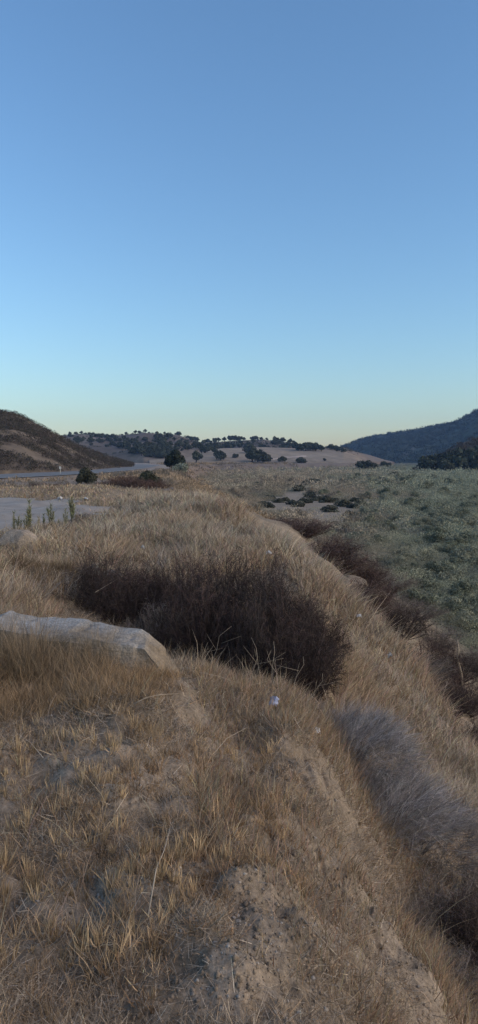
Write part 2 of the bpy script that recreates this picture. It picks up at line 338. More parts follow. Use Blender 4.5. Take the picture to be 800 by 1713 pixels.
# ------------------------------------------------------------------ blades and twigs
def strips(base, direc, side, length, width, bend, col, seg=2, tipcol=1.15):
    """N curved tapering ribbons; direc = start direction, bend = vector added along the length."""
    N = len(base); ts = np.linspace(0, 1, seg + 1); vs = []; cs = []
    for k, t in enumerate(ts):
        p = base + direc * (length * t)[:, None] + bend * (length * t * t)[:, None]
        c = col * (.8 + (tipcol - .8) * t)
        if k < seg:
            w = (width * (1 - .75 * t))[:, None] * .5; vs += [p - side * w, p + side * w]; cs += [c, c]
        else: vs.append(p); cs.append(c)
    per = 2 * seg + 1; v = np.stack(vs, 1).reshape(-1, 3); c = np.stack(cs, 1).reshape(-1, 3); o = (np.arange(N) * per)[:, None]; f = []
    for k in range(seg - 1): f += [o + np.array([2*k, 2*k+1, 2*k+3]), o + np.array([2*k, 2*k+3, 2*k+2])]
    f.append(o + np.array([2*seg-2, 2*seg-1, 2*seg])); return v, np.concatenate(f), c
def join(parts):
    v, f, c, n = [], [], [], 0
    for a, b, d in parts: v.append(a); f.append(b + n); c.append(d); n += len(a)
    return np.concatenate(v), np.concatenate(f), np.concatenate(c)
def unit(v): return v / np.maximum(np.linalg.norm(v, axis=1, keepdims=True), 1e-9)
def rdir(n): return unit(R.normal(size=(n, 3)))
def polar(n, r0, r1, a0=-.36, a1=.36, power=1.0):
    r = np.exp(R.uniform(math.log(r0), math.log(r1), n)); a = R.uniform(a0, a1, n); return np.sin(a) * r, np.cos(a) * r
def varcol(c, n, v=.18, hue=.06):
    c = np.asarray(c, float); return np.clip(c * (1 + R.normal(0, v, (n, 1))) * (1 + R.normal(0, hue, (n, 3))), .01, .9)
def grass(x, y, h, w, col, spread=.35, lean=(0, 0), seg=2, name=None, z=None, droop=.5):
    n = len(x); z = H(x, y) - .01 if z is None else z
    d = R.normal(0, spread, (n, 3)); d[:, 2] = 1; d[:, 0] += lean[0]; d[:, 1] += lean[1]; d = unit(d)
    s = unit(np.stack([R.normal(0, 1, n), R.normal(0, .45, n), R.normal(0, .1, n)], 1))
    b = R.normal(0, droop * .5, (n, 3)); b[:, 2] = -np.abs(R.normal(0, droop * .4, n)); b[:, 0] += lean[0] * .5
    return strips(np.stack([x, y, z], 1), d, s, h, w, b, col, seg)
def tufts(cx, cy, per, rad, h, w, col, spread=.25, seg=2, lean=(0, 0), hvar=.35, flare=1.0, droop=.45):
    """clumps: blades start inside a small disc and flare outward"""
    n = len(cx); idx = np.repeat(np.arange(n), per); a = R.uniform(0, 2 * math.pi, len(idx)); q = np.sqrt(R.uniform(0, 1, len(idx)))
    rad = np.broadcast_to(rad, n)[idx]; ox, oy = np.cos(a) * q * rad, np.sin(a) * q * rad
    x, y = cx[idx] + ox, cy[idx] + oy; z = H(x, y) - .01; m = len(idx)
    d = np.stack([np.cos(a) * q * flare * .5 + R.normal(0, spread, m) + lean[0], np.sin(a) * q * flare * .5 + R.normal(0, spread, m) + lean[1], np.ones(m)], 1); d = unit(d)
    s = unit(np.stack([R.normal(0, 1, m), R.normal(0, .45, m), R.normal(0, .1, m)], 1))
    b = R.normal(0, droop * .4, (m, 3)); b[:, 2] = -np.abs(R.normal(0, droop * .4, m))
    hh = np.broadcast_to(h, n)[idx] * R.uniform(1 - hvar, 1 + hvar, m); cc = col[idx] * (1 + R.normal(0, .2, (m, 1)))
    return strips(np.stack([x, y, z], 1), d, s, hh, np.broadcast_to(w, n)[idx] * R.uniform(.6, 1.3, m), b, np.clip(cc, .01, .9), seg)

C_GOLD = (.42, .29, .165); C_TAN = (.42, .325, .22); C_PALE = (.47, .385, .285); C_BROWN = (.30, .205, .125); C_GREY = (.36, .30, .235); C_REDDISH = (.30, .19, .11)
def filt(x, y, fn):
    z = H0(x, y); px, py = pix(x, y, z); m = fn(x, y, z, px, py); return x[m], y[m]
def bare(x, y, z, px, py): return inpoly(px + (fbm(x * 3, y * 3, 3, 66) - .5) * 260, py + (fbm(x * 3 + 9, y * 3, 3, 67) - .5) * 260, P_BARE)
# nearest: golden tufts on the left bank
def near_ok(x, y, z, px, py):
    left = px < np.interp(py, [1100, 1200, 1300, 1400, 1500, 1713], [380, 520, 540, 500, 420, 400]) + (fbm(x * 2, y * 2, 3, 90) - .5) * 320
    dens = sstep(.42, .6, fbm(x * 1.6, y * 1.6, 3, 91)) * .9 + .1
    grey = inpoly(px, py, [(40,1170),(190,1170),(210,1290),(40,1320)])
    lowleft = inpoly(px, py, [(-50,1520),(120,1480),(160,1713),(-50,1713)])
    keep = R.uniform(0, 1, len(x)) < dens * np.where(grey, .12, 1) * np.where(lowleft, .35, 1)
    return left & keep & (R.uniform(0, 1, len(x)) < np.interp(py, [1180, 1450, 1560, 1713], [1, .8, .45, .4]))
x, y = polar(2900, 1.5, 6.3, -.40, .2); x, y = filt(x, y, near_ok)
n = len(x); patchy = fbm(x * 1.1, y * 1.1, 3, 93)[:, None]; c = R.lognormal(0, .3, (n, 1)) * np.where(R.uniform(0, 1, (n, 1)) < np.clip((patchy - .3) * 2.2, .1, .9), np.array(C_GOLD), np.where(R.uniform(0, 1, (n, 1)) < .5, np.array(C_BROWN), np.array(C_REDDISH))) * R.uniform(.75, 1.2, (n, 1))
g = [tufts(x, y, 30, R.uniform(.015, .055, n), R.uniform(.025, .1, n) * (.4 + 1.0 * patchy[:, 0]), R.uniform(.0022, .0045, n), c, .42, 2, (0, 0), .5, 1.1, .5)]
rowm = (1300, 1430)
x, y = polar(800, 2.0, 4.9, -.36, .08); x, y = filt(x, y, lambda x, y, z, px, py: (py > 1200) & (px < 480) & ((py < 1500) | (R.uniform(0, 1, len(x)) < .35)) & (R.uniform(0, 1, len(x)) < sstep(.4, .62, fbm(x * 3.1, y * 3.1, 2, 94)))); n = len(x)
g.append(tufts(x, y, 16, R.uniform(.006, .03, n), R.uniform(.02, .105, n), R.uniform(.003, .006, n), np.array([[.5, .355, .2]]) * R.uniform(.6, 1.35, (n, 1)), .2, 2, (0, 0), .35, .5, .15))
x = (R.uniform(25, 125, 60) - 400) / 1200 * 9.8; y = 9.8 + R.uniform(-1.0, .8, 60)
g.append(tufts(x, y, 60, R.uniform(.04, .12, 60), R.uniform(.14, .34, 60), np.full(60, .008), np.array([[.22, .155, .095]]) * R.uniform(.6, 1.2, (60, 1)), .22, 2, (.05, 0), .4, 1.0, .5))
x = R.uniform(-2.4, -.45, 900); y = 5.05 + R.uniform(-.75, .22, 900); n = len(x); cc = np.where(R.uniform(0, 1, (n, 1)) < .5, np.array([.40, .27, .15]), np.array([.30, .21, .13])) * R.uniform(.75, 1.2, (n, 1))
g.append(tufts(x, y, 24, R.uniform(.02, .06, n), R.uniform(.1, .27, n) * (.45 + 1.1 * fbm(x * 3, y * 3, 2, 96)) * np.interp(x, [-2.2, -1.4, -1.0, -.7, -.4], [1.0, .95, .8, .45, .3]), R.uniform(.0025, .0045, n), cc, .4, 2, (.05, 0), .45, .9, .5))
x = R.uniform(-2.4, -.95, 430); y = 5.12 + R.uniform(-.2, .1, 430); n = len(x); cc = np.array([.33, .245, .16]) * R.uniform(.5, 1.3, (n, 1))
g.append(tufts(x, y, 16, R.uniform(.02, .07, n), (.15 + .42 * fbm(x * 6, y * 6, 3, 98)) * R.uniform(.6, 1.15, n), R.uniform(.0025, .0045, n), cc, .3, 2, (.03, 0), .4, .6, .35))
v, f, c = join(g); link('dry_grass', mesh_np('dry_grass', v, f, c), M_plant); tag(bpy.data.objects['dry_grass'], 'golden brown dry grass tufts covering the near left bank', 'grass', kind='stuff')
# (ground straw)
# low litter and straw everywhere near
def lit(x, y, z, px, py):
    b = bare(x, y, z, px, py); return (R.uniform(0, 1, len(x)) < np.where(b, .45, 1.0) * (.12 + .88 * sstep(.42, .58, fbm(x * 2.3, y * 2.3, 3, 95))))
x, y = polar(380000, 1.5, 12, -.42, .42); x, y = filt(x, y, lit); n = len(x); r = np.hypot(x, y)
d = R.normal(0, 1, (n, 3)); d[:, 2] = np.abs(R.normal(.25, .6, n)); d = unit(d)
mixc = np.where(R.uniform(0, 1, (n, 1)) < .5, np.array(C_GREY), np.where(R.uniform(0, 1, (n, 1)) < .6, np.array(C_BROWN), np.array(C_TAN)))
lt = strips(np.stack([x, y, H(x, y) + .003], 1), d, unit(R.normal(size=(n, 3))), R.uniform(.02, .1, n) * np.clip(r / 4, .8, 1.6), .0010 + r * .0006, R.normal(0, .25, (n, 3)), mixc * R.lognormal(-.05, .35, (n, 1)), 1)
tag(link('straw_litter', mesh_np('straw_litter', *[lt[0], lt[1], lt[2]]), M_plant), 'grey and brown dead straw litter tangled over the near ground', 'litter', kind='stuff')
# sparse fine grass over the cut and the little valley between the shrubs
def mid_ok(x, y, z, px, py):
    return (R.uniform(0, 1, len(x)) < np.where(bare(x, y, z, px, py), .16, .9) * sstep(.36, .6, fbm(x * 1.2, y * 1.2, 3, 97)))
x, y = polar(80000, 2.2, 11, -.1, .42); x, y = filt(x, y, lambda *a: mid_ok(*a) & ((a[3] > 330) | (a[4] < 1100))); n = len(x); r = np.hypot(x, y)
c = np.where(R.uniform(0, 1, (n, 1)) < .5, np.array(C_TAN) * .8, np.array(C_BROWN) * 1.1)
m1 = grass(x, y, R.uniform(.05, .2, n), .002 + r * .0006, varcol(c, n), .4, (.12, 0), 2)
tag(link('sparse_grass', mesh_np('sparse_grass', *m1), M_plant), 'thin brown grass sprouting across the eroded near slope', 'grass', kind='stuff')
# pale tall grass of the nose and its spine
P_NOSE = [(150,885),(200,850),(215,815),(320,815),(400,865),(450,900),(520,950),(600,1030),(700,1130),(800,1270),(830,1400),(700,1290),(640,1230),(560,1200),(560,1110),(530,1060),(500,985),(470,948),(330,965),(200,965),(130,940)]
x, y = polar(330000, 7, 34, -.3, .42, 1); x, y = filt(x, y, lambda x, y, z, px, py: inpoly(px, py, P_NOSE) & (R.uniform(0, 1, len(x)) < .12 + .88 * sstep(.38, .56, fbm(x * 1.1, y * 1.1, 3, 99)))); n = len(x); r = np.hypot(x, y)
hn = .15 + 1.5 * fbm(x * 1.3, y * 1.3, 4, 101) ** 1.3; tint = fbm(x * .35, y * .35, 3, 103)[:, None]
c = np.array(C_PALE) * (.62 + .62 * fbm(x * 1.6, y * 1.6, 3, 104)[:, None]) * (1 - sstep(.45, .6, tint)) + np.array([.44, .33, .225]) * sstep(.45, .6, tint)
m2 = grass(x, y, hn * R.uniform(.22, .48, n), .0016 + r * .00085, varcol(c * .95, n, .26), .34, (.08, .0), 2, droop=.8)
tag(link('pale_grass', mesh_np('pale_grass', *m2), M_plant), 'tall pale dry grass covering the ridge beyond the dark shrubs', 'grass', kind='stuff')
# larger ragged clumps and tall stalks breaking up the ridge grass
x, y = polar(2600, 6.5, 30, -.36, .42); x, y = filt(x, y, lambda x, y, z, px, py: (inpoly(px, py, P_NOSE) | ((px < 330) & (py > 845) & (py < 1010))) & ~np.zeros(len(x), bool) & (R.uniform(0, 1, len(x)) < sstep(.45, .62, fbm(x * .9 + 5, y * .9, 3, 131))))
kk = ~inpoly(x, y, [(-40, 12), (-4.6, 14.5), (-3.2, 19), (-4.5, 27.5), (-40, 28)]); x, y = x[kk], y[kk]; n = len(x); r = np.hypot(x, y); pick = R.uniform(0, 1, (n, 1))
c = np.where(pick < .3, np.array([[.27, .18, .105]]), np.where(pick < .6, np.array([[.30, .255, .21]]), np.array([[.5, .40, .28]]))) * R.lognormal(0, .2, (n, 1))
t1 = tufts(x, y, 34, R.uniform(.04, .14, n), R.uniform(.14, .42, n), .0016 + r * .00075, c, .38, 2, (.08, 0), .45, 1.0, .8)
x, y = polar(1500, 7, 20, -.25, .42); x, y = filt(x, y, lambda x, y, z, px, py: inpoly(px, py, P_NOSE)); n = len(x); r = np.hypot(x, y)
t2 = grass(x, y, R.uniform(.3, .62, n), .0012 + r * .0006, varcol((.52, .43, .31), n, .15), .22, (.12, 0), 3, droop=.5)
tag(link('ragged_grass', mesh_np('ragged_grass', *join([t1, t2])), M_plant), 'ragged darker and paler grass clumps with tall stalks along the ridge', 'grass', kind='stuff')
# left middle and berm
P_LEFTMID = [(-200,905),(20,897),(130,890),(170,880),(230,900),(260,945),(130,960),(110,1010),(60,1035),(-200,1035)]
P_BERM = [(-300,838),(150,842),(215,852),(240,815),(200,800),(-300,798)]
x, y = polar(190000, 6.5, 60, -.55, -.05); x, y = filt(x, y, lambda x, y, z, px, py: (inpoly(px, py, P_LEFTMID) | inpoly(px, py, P_BERM) | ((px < 330) & (py > 835) & (py < 950)) | ((y > 34) & (x < -4) & (R.uniform(0, 1, len(x)) < .5))) & ~in_lot(x, y) & (z > -1.5) & ((y < 42))); n = len(x); r = np.hypot(x, y)
rd_ = np.abs(x - np.interp(y, [15, 42, 62, 85], [-75, -55, -40, -31])) > 8
x, y, r = x[rd_], y[rd_], r[rd_]; n = len(x)
tint = fbm(x * .5, y * .5, 3, 105)[:, None]; c = (np.array([.47, .36, .24]) * tint * 1.1 + np.array([.34, .26, .18]) * (1.1 - tint)) * (.65 + .6 * fbm(x * 1.8, y * 1.8, 3, 106)[:, None])
m3 = grass(x, y, (.1 + 1.6 * fbm(x * 1.2, y * 1.2, 4, 107) ** 1.3) * R.uniform(.10, .34, n) * np.interp(y, [20, 32], [1, .7]), .0016 + r * .00085, varcol(c, n, .26), .38, (.05, 0), 2, droop=.8)
tag(link('golden_grass', mesh_np('golden_grass', *m3), M_plant), 'golden dry grass around the gravel pull-out and over its berm', 'grass', kind='stuff')
x, y = polar(26000, 13, 32, -.6, -.1); w_ = (fbm(x * .9, y * .9, 3, 77) - .5) * 1.6; e_ = inpoly(x + w_, y + w_, list(zip(lx, ly)))
edge = np.zeros(len(x), bool)
for dx_, dy_ in [(.7, 0), (-.7, 0), (0, 1.1), (0, -1.1), (.4, .5), (-.4, -.5)]: edge |= ~inpoly(x + w_ + dx_, y + w_ + dy_, list(zip(lx, ly)))
kk = e_ & (edge | (R.uniform(0, 1, len(x)) < .06)) & (R.uniform(0, 1, len(x)) < sstep(.35, .6, fbm(x * 1.7, y * 1.7, 3, 79))); x, y = x[kk], y[kk]; n = len(x); r = np.hypot(x, y)
m5 = grass(x, y, R.uniform(.03, .16, n), .0016 + r * .00085, varcol((.42, .34, .25), n, .25), .5, (.05, 0), 2, droop=.8)
tag(link('margin_straw', mesh_np('margin_straw', *m5), M_plant), 'short pale straw creeping over the margin of the gravel pull-out', 'grass', kind='stuff')
# long pale seed stalks standing out
x, y = polar(2200, 2.3, 12, -.36, .36); x, y = filt(x, y, lambda x, y, z, px, py: ~bare(x, y, z, px, py) & (R.uniform(0, 1, len(x)) < .5)); n = len(x); r = np.hypot(x, y)
m4 = grass(x, y, R.uniform(.1, .3, n), .0014 + r * .0005, varcol((.42, .33, .23), n, .15), .35, (.05, 0), 3, droop=.6)
x = R.uniform(-1.6, 1.3, 110); y = R.uniform(6.1, 7.0, 110); kx = (x / y * 1200 + 400 > 260) & (x / y * 1200 + 400 < 570); x, y = x[kx], y[kx]; n = len(x)
m4 = join([m4, tufts(x, y, 12, R.uniform(.02, .08, n), R.uniform(.1, .32, n), R.uniform(.0035, .0055, n), np.array([[.40, .315, .215]]) * R.uniform(.6, 1.2, (n, 1)), .4, 3, (0, 0), .4, .9, .6)])
tag(link('seed_stalks', mesh_np('seed_stalks', *m4), M_plant), 'long pale seed stalks poking up from the near grass', 'grass', kind='stuff')

# ------------------------------------------------------------------ valley scrub
def clumps(cx, cy, cz, rad, hgt, per, size, col, up=.5, dark=.0, elong=2.6):
    n = len(cx); idx = np.repeat(np.arange(n), per); m = len(idx)
    d = rdir(m); d[:, 2] = np.abs(d[:, 2]); q = R.uniform(.45, 1, m) ** .6
    p = np.stack([cx[idx] + d[:, 0] * q * rad[idx], cy[idx] + d[:, 1] * q * rad[idx], cz[idx] + d[:, 2] * q * hgt[idx]], 1)
    a = unit(d * .7 + rdir(m) * .6 + np.array([0, 0, up])); b = unit(np.cross(a, rdir(m))); s = (size[idx] * R.uniform(.6, 1.3, m))[:, None]
    v = np.stack([p - b * s * .5, p + b * s * .5, p + a * s * elong], 1).reshape(-1, 3)
    c = np.clip(col[idx] * (1 + R.normal(0, .07, (m, 1))), .005, .9); c = np.repeat(c, 3, 0)
    return v, np.arange(3 * m).reshape(-1, 3), c
def valley(n, r0, r1, per, radr, size, low=1.0):
    x = np.sqrt(R.uniform(r0 ** 2, r1 ** 2, n)); a = R.uniform(-.2, .42, n); y = np.cos(a) * x; x = np.sin(a) * x
    z = H0(x, y); px, py = pix(x, y, z); patch = fbm(x / 9, y / 9, 3, 111)
    keep = (z < -4.75) & ~(inpoly(px + (fbm(x / 5, y / 5, 3, 88) - .5) * 60, py + (fbm(x / 5, y / 5, 3, 89) - .5) * 26, P_SAND) & (R.uniform(0, 1, n) < .97)); x, y, z, px, py, patch = [q[keep] for q in (x, y, z, px, py, patch)]
    n = len(x); brown = np.maximum(sstep(760, 520, px + (fbm(x / 8, y / 8, 3, 114) - .5) * 260) * .95, sstep(-4.9, -4.75, z))
    brown = np.clip(brown * .85 + (fbm(x / 12, y / 12, 3, 113) - .5) * 1.2 * np.clip(brown, .2, 1), 0, 1)[:, None]
    c = np.array([.265, .27, .185]) * (1 - brown) + np.array([.30, .24, .175]) * brown
    c = c * (.5 + 1.0 * fbm(x / 4, y / 4, 3, 115)[:, None]) * R.lognormal(0, .15, (n, 1))
    rad = R.uniform(radr[0], radr[1], n); h = rad * R.uniform(.5, 1.25, n) * (.35 + 1.1 * patch) * low; c = c * (.5 if low < 1 else 1.15)  # low cover darkened, tall clumps lightened: shade between clumps put into the colour
    return clumps(x, y, z - .05, rad, h, per, rad * size, c, .35, elong=1.5)
vs = [valley(2600, 24, 62, 60, (.35, .8), .05, .35), valley(520, 24, 62, 900, (.6, 1.35), .03), valley(2100, 60, 150, 240, (.7, 1.7), .06), valley(3300, 150, 300, 80, (1.1, 2.3), .1), valley(5000, 300, 560, 26, (1.4, 2.8), .16)]
v, f, c = join(vs); tag(link('valley_scrub', mesh_np('valley_scrub', v, f, c), M_leaf), 'grey green feathery scrub filling the flat valley floor', 'scrub', kind='stuff')

def verge(n, r0, r1, per, radr, size):
    rq = np.sqrt(R.uniform(r0 ** 2, r1 ** 2, n)); a = R.uniform(-.36, .12, n); x = np.sin(a) * rq; y = np.cos(a) * rq; z = H(x, y)
    rdx = np.interp(y, [15, 42, 62, 85, 113, 140, 196, 300, 380], [-75, -55, -40, -31, -27, -26.5, -29, -38, -60]); keep = (z > -4.9) & (x > rdx + np.interp(y, [40, 120, 200], [12, 9, 14])) & (R.uniform(0, 1, n) < .15 + sstep(.4, .58, fbm(x / 5, y / 5, 3, 121)))
    x, y, z = x[keep], y[keep], z[keep]; n = len(x); t = fbm(x / 8, y / 8, 3, 122)[:, None]; kind = sstep(.42, .6, t)
    c = (np.array([.35, .26, .17]) * (1 - kind) + np.array([.17, .145, .115]) * kind) * R.uniform(.6, 1.2, (n, 1)); rad = R.uniform(radr[0], radr[1], n)
    return clumps(x, y, z - .05, rad, rad * R.uniform(.4, .8, n), per, rad * size, c, .6, elong=2.0)
v, f, c = join([verge(1500, 33, 70, 60, (.3, .65), .1), verge(2600, 70, 150, 34, (.5, 1.0), .14), verge(3500, 150, 430, 20, (.8, 1.8), .2)])
tag(link('verge_scrub', mesh_np('verge_scrub', v, f, c), M_leaf), 'tan and brown dry scrub on the terrace and bank beyond the grass ridge', 'scrub', kind='stuff')

# ------------------------------------------------------------------ shrub and tree kinds
def tube(pts, rads, seg=6, col=(.06, .05, .04)):
    pts = np.array(pts, float); v = []; f = []; n = len(pts)
    for i in range(n):
        t = pts[min(i + 1, n - 1)] - pts[max(i - 1, 0)]; t = t / (np.linalg.norm(t) + 1e-9); u = np.cross(t, [0.3, 1, .2]); u /= np.linalg.norm(u) + 1e-9; w = np.cross(t, u)
        for k in range(seg): a = 2 * math.pi * k / seg; v.append(pts[i] + (u * math.cos(a) + w * math.sin(a)) * rads[i])
    for i in range(n - 1):
        for k in range(seg):
            a, b = i * seg + k, i * seg + (k + 1) % seg; f += [(a, b, b + seg), (a, b + seg, a + seg)]
    for k in range(1, seg - 1): f += [(0, k + 1, k), ((n - 1) * seg, (n - 1) * seg + k, (n - 1) * seg + k + 1)]
    v = np.array(v); return v, np.array(f), np.tile(np.array(col, float), (len(v), 1))
def crown_mesh(name, rx, rz, z0, lobes, per, leaf, col, seed, squash=.75, shade=.25):
    rg = np.random.default_rng(seed); ps = []; 
    for L in range(lobes):
        a = rg.uniform(0, 2 * math.pi); q = rg.uniform(.1, .72); c = np.array([math.cos(a) * q * rx, math.sin(a) * q * rx, z0 + rz * rg.uniform(.25, .8) * (1.05 - q * .5)])
        r = rx * rg.uniform(.28, .46); m = per; d = rg.normal(size=(m, 3)); d /= np.linalg.norm(d, axis=1, keepdims=True); rad = r * rg.uniform(.55, 1.08, (m, 1))
        p = c + d * rad * np.array([1, 1, squash]); n1 = rg.normal(size=(m, 3)); n1 /= np.linalg.norm(n1, axis=1, keepdims=True); n2 = np.cross(n1, d); n2 /= np.linalg.norm(n2, axis=1, keepdims=True) + 1e-6
        s = leaf * rg.uniform(.6, 1.4, (m, 1)); v = np.stack([p - n1 * s, p + n2 * s, p + n1 * s, p - n2 * s], 1).reshape(-1, 3)
        cc = np.array(col) * rg.uniform(.75, 1.25) * (1 + rg.normal(0, .18, (m, 1))); ps.append((v, np.arange(4 * m).reshape(-1, 4), np.repeat(np.clip(cc, .005, .8), 4, 0)))
    v, f, c = join(ps); return mesh_np(name, v, f, c)
def trunk_mesh(name, h, r, rx, seed):
    rg = np.random.default_rng(seed); ps = [tube([(0, 0, -.4), (.05 * h, 0, h * .3), (0, .06 * h, h * .6), (.03 * h, 0, h)], [r * 1.3, r, r * .8, r * .4])]
    for k in range(5):
        a = rg.uniform(0, 6.28); e = np.array([math.cos(a) * rx * .6, math.sin(a) * rx * .6, h * rg.uniform(1.2, 1.7)]); s = np.array([0, 0, h * rg.uniform(.5, .8)])
        ps.append(tube([s, (s + e) / 2 + [0, 0, .1 * h], e], [r * .5, r * .35, r * .12], 5))
    return mesh_np(name, *join(ps), smooth=True)
OAKS = []
for i in range(5):
    rx = [3.6, 4.4, 3.0, 5.0, 2.4][i]; rz = [5.2, 5.0, 5.6, 5.6, 3.4][i]
    OAKS.append((trunk_mesh('trunk', rz * .45, .3, rx, 200 + i), crown_mesh('crown', rx, rz, rz * .06, [11, 13, 9, 15, 8][i], 70, .42, (.055, .062, .04), 210 + i)))
def tree(loc, kind, sc, label, group, name='oak_tree', cat='tree', rz=None):
    t = empty(name, loc, R.uniform(0, 6.28) if rz is None else rz, sc); tag(t, label, cat, group)
    link('trunk', OAKS[kind][0], M_bark, t); link('crown', OAKS[kind][1], M_leaf, t); return t

# far trees: skyline, wooded slopes, field trees
TL_SKY = 'small dark oak standing on the skyline of the far range'
for px, h in [(118,5),(127,4),(136,6),(143,4),(151,5),(157,5),(165,4),(172,5),(203,4),(211,5),(226,6),(233,5),(243,6),(250,5),(262,4),(274,5),(278,5),(299,7),(313,5),(322,5),(332,6),(345,7),(352,6),(360,8),(367,7),(376,8),
              (384,9),(392,8),(401,8),(409,6),(420,5),(428,6),(437,7),(446,6),(459,8),(464,7),(472,7),(484,8)]:
    ridge_ = HILLS['hill_range']; p = hill_pt('hill_range', px, -50); p = p - np.array([0, 0, .3])
    tree(p, int(R.integers(0, 5)), h * R.uniform(.95, 1.15) * p[1] / 1200 / 5.0, TL_SKY, 'oaks along the skyline of the far range')
TL_W = 'dark oak among the dense oaks wooding the far range'
for poly, cnt in [([(150,735),(330,732),(335,752),(270,765),(200,752),(150,745)], 96), ([(335,742),(400,738),(540,748),(540,756),(350,752)], 62), ([(100,730),(200,732),(200,745),(120,742)], 20), ([(205,748),(290,748),(285,768),(215,762)], 42)]:
    xs = [p[0] for p in poly]; ys = [p[1] for p in poly]; k = 0
    while k < cnt:
        qx, qy = R.uniform(min(xs), max(xs)), R.uniform(min(ys), max(ys))
        if not inpoly(np.array([qx]), np.array([qy]), poly)[0]: continue
        p = hill_pt('hill_range', qx, qy); tree(p, int(R.integers(0, 5)), R.uniform(.55, 1.15), TL_W, 'oaks wooding the far range'); k += 1
def ft(px, py, hpx, kind, label, hill_name='hill_field', group='lone oaks in the far field'):
    p = hill_pt(hill_name, px, py); return tree(p, kind, hpx * p[1] / 1200 / 5.4, label, group, rz=px * .3)
ft(329, 775, 21, 2, 'upright dark oak by the track just right of the big round dark tree')
ft(370, 770, 16, 1, 'dark oak right of centre between the round tree and the oak cluster')
ft(394, 766, 13, 4, 'small dark oak close left of the largest oak cluster')
ft(422, 773, 24, 0, 'left tree of the largest oak cluster in the far field')
ft(432, 774, 22, 3, 'middle tree of the largest oak cluster in the far field')
ft(441, 774, 20, 1, 'right tree of the largest oak cluster in the far field')
ft(418, 758, 14, 3, 'oak rising behind the left side of the largest cluster')
ft(472, 773, 11, 1, 'small round oak on the pale track right of the cluster')
ft(504, 776, 13, 1, 'round oak beside the field bank with low brush below')
ft(544, 771, 8, 4, 'low dark bushy oak on the right side of the far field')
for k, (px, py, h) in enumerate([(496,753,14),(505,754,12),(512,754,15),(520,753,13),(529,754,14),(537,755,12),(552,752,9),(560,753,9),(568,755,8),(576,757,7)]):
    ft(px, py, h, [0, 3, 1, 3, 1][k % 5], 'dark oak in the tree line along the top right edge of the far field', group='tree line on the far field crest')
for k, (px, py, h) in enumerate([(335,752,13),(350,753,12),(362,754,13),(385,752,12),(400,750,13),(343,758,14),(358,760,13),(366,765,11)]):
    p = hill_pt('hill_range' if k < 5 else 'hill_field', px, py); tree(p, k % 4, h * p[1] / 1200 / 5.2, 'dark oak in the loose belt left of the far field', 'oak belt left of the far field')
# valley-end and right-hand trees
def gt(px, Y, hpx, kind, label, group=None, name='oak_tree', sx=1.0):
    x = (px - CX) / F_PX * Y; z = float(H0(np.array([x]), np.array([Y]))[0]); s = hpx * Y / 1200 / 5.4; return tree((x, Y, z - .2), kind, (s * sx, s * sx, s), label, group, name, rz=px * .17)
gt(611, 395, 18, 3, 'dark round tree on the valley floor at the foot of the field hill', sx=1.15)
gt(622, 420, 14, 1, 'lower dark tree tucked behind the round valley tree', sx=1.1)
gt(643, 480, 14, 1, 'small dark tree between the round valley tree and the mountain')
for k, (px, Y, h) in enumerate([(712,368,24),(724,366,30),(736,369,33),(749,366,36),(762,368,36),(776,366,40),(789,368,44),(804,367,46),(820,368,48),(845,368,52),(745,360,24),(770,361,26),(797,360,28)]):
    gt(px, Y, h, [0, 3, 1, 2][k % 4], 'dense dark tree in the grove at the right edge of the valley', 'grove at the right edge of the valley', sx=.95)
# the big round dark tree beside the pale bank, with its pale companion bush
BIG = (trunk_mesh('trunk', 2.2, .3, 3, 301), crown_mesh('crown', 3.1, 5.4, .2, 16, 260, .22, (.028, .036, .024), 302, .95))
x, y, z = pt(294, 783, 180); t = empty('round_tree', (x, y, float(base_h(np.array([x]), np.array([y]))[0]) - .2)); tag(t, 'large round blackish tree where the road curves out of sight', 'tree'); link('trunk', BIG[0], M_bark, t); link('crown', BIG[1], M_leaf, t); BT = t
SAGE = crown_mesh('foliage', 2.4, 2.9, -.1, 10, 200,   .17, (.2, .215, .16), 303, .9)
t = empty('sage_bush', (pt(303, 785, 150)[0], 150, float(base_h(np.array([pt(303,785,150)[0]]), np.array([150.]))[0]) - .1)); tag(t, 'pale grey green bush in front of the large round blackish tree', 'bush'); link('foliage', SAGE, M_leaf, t)

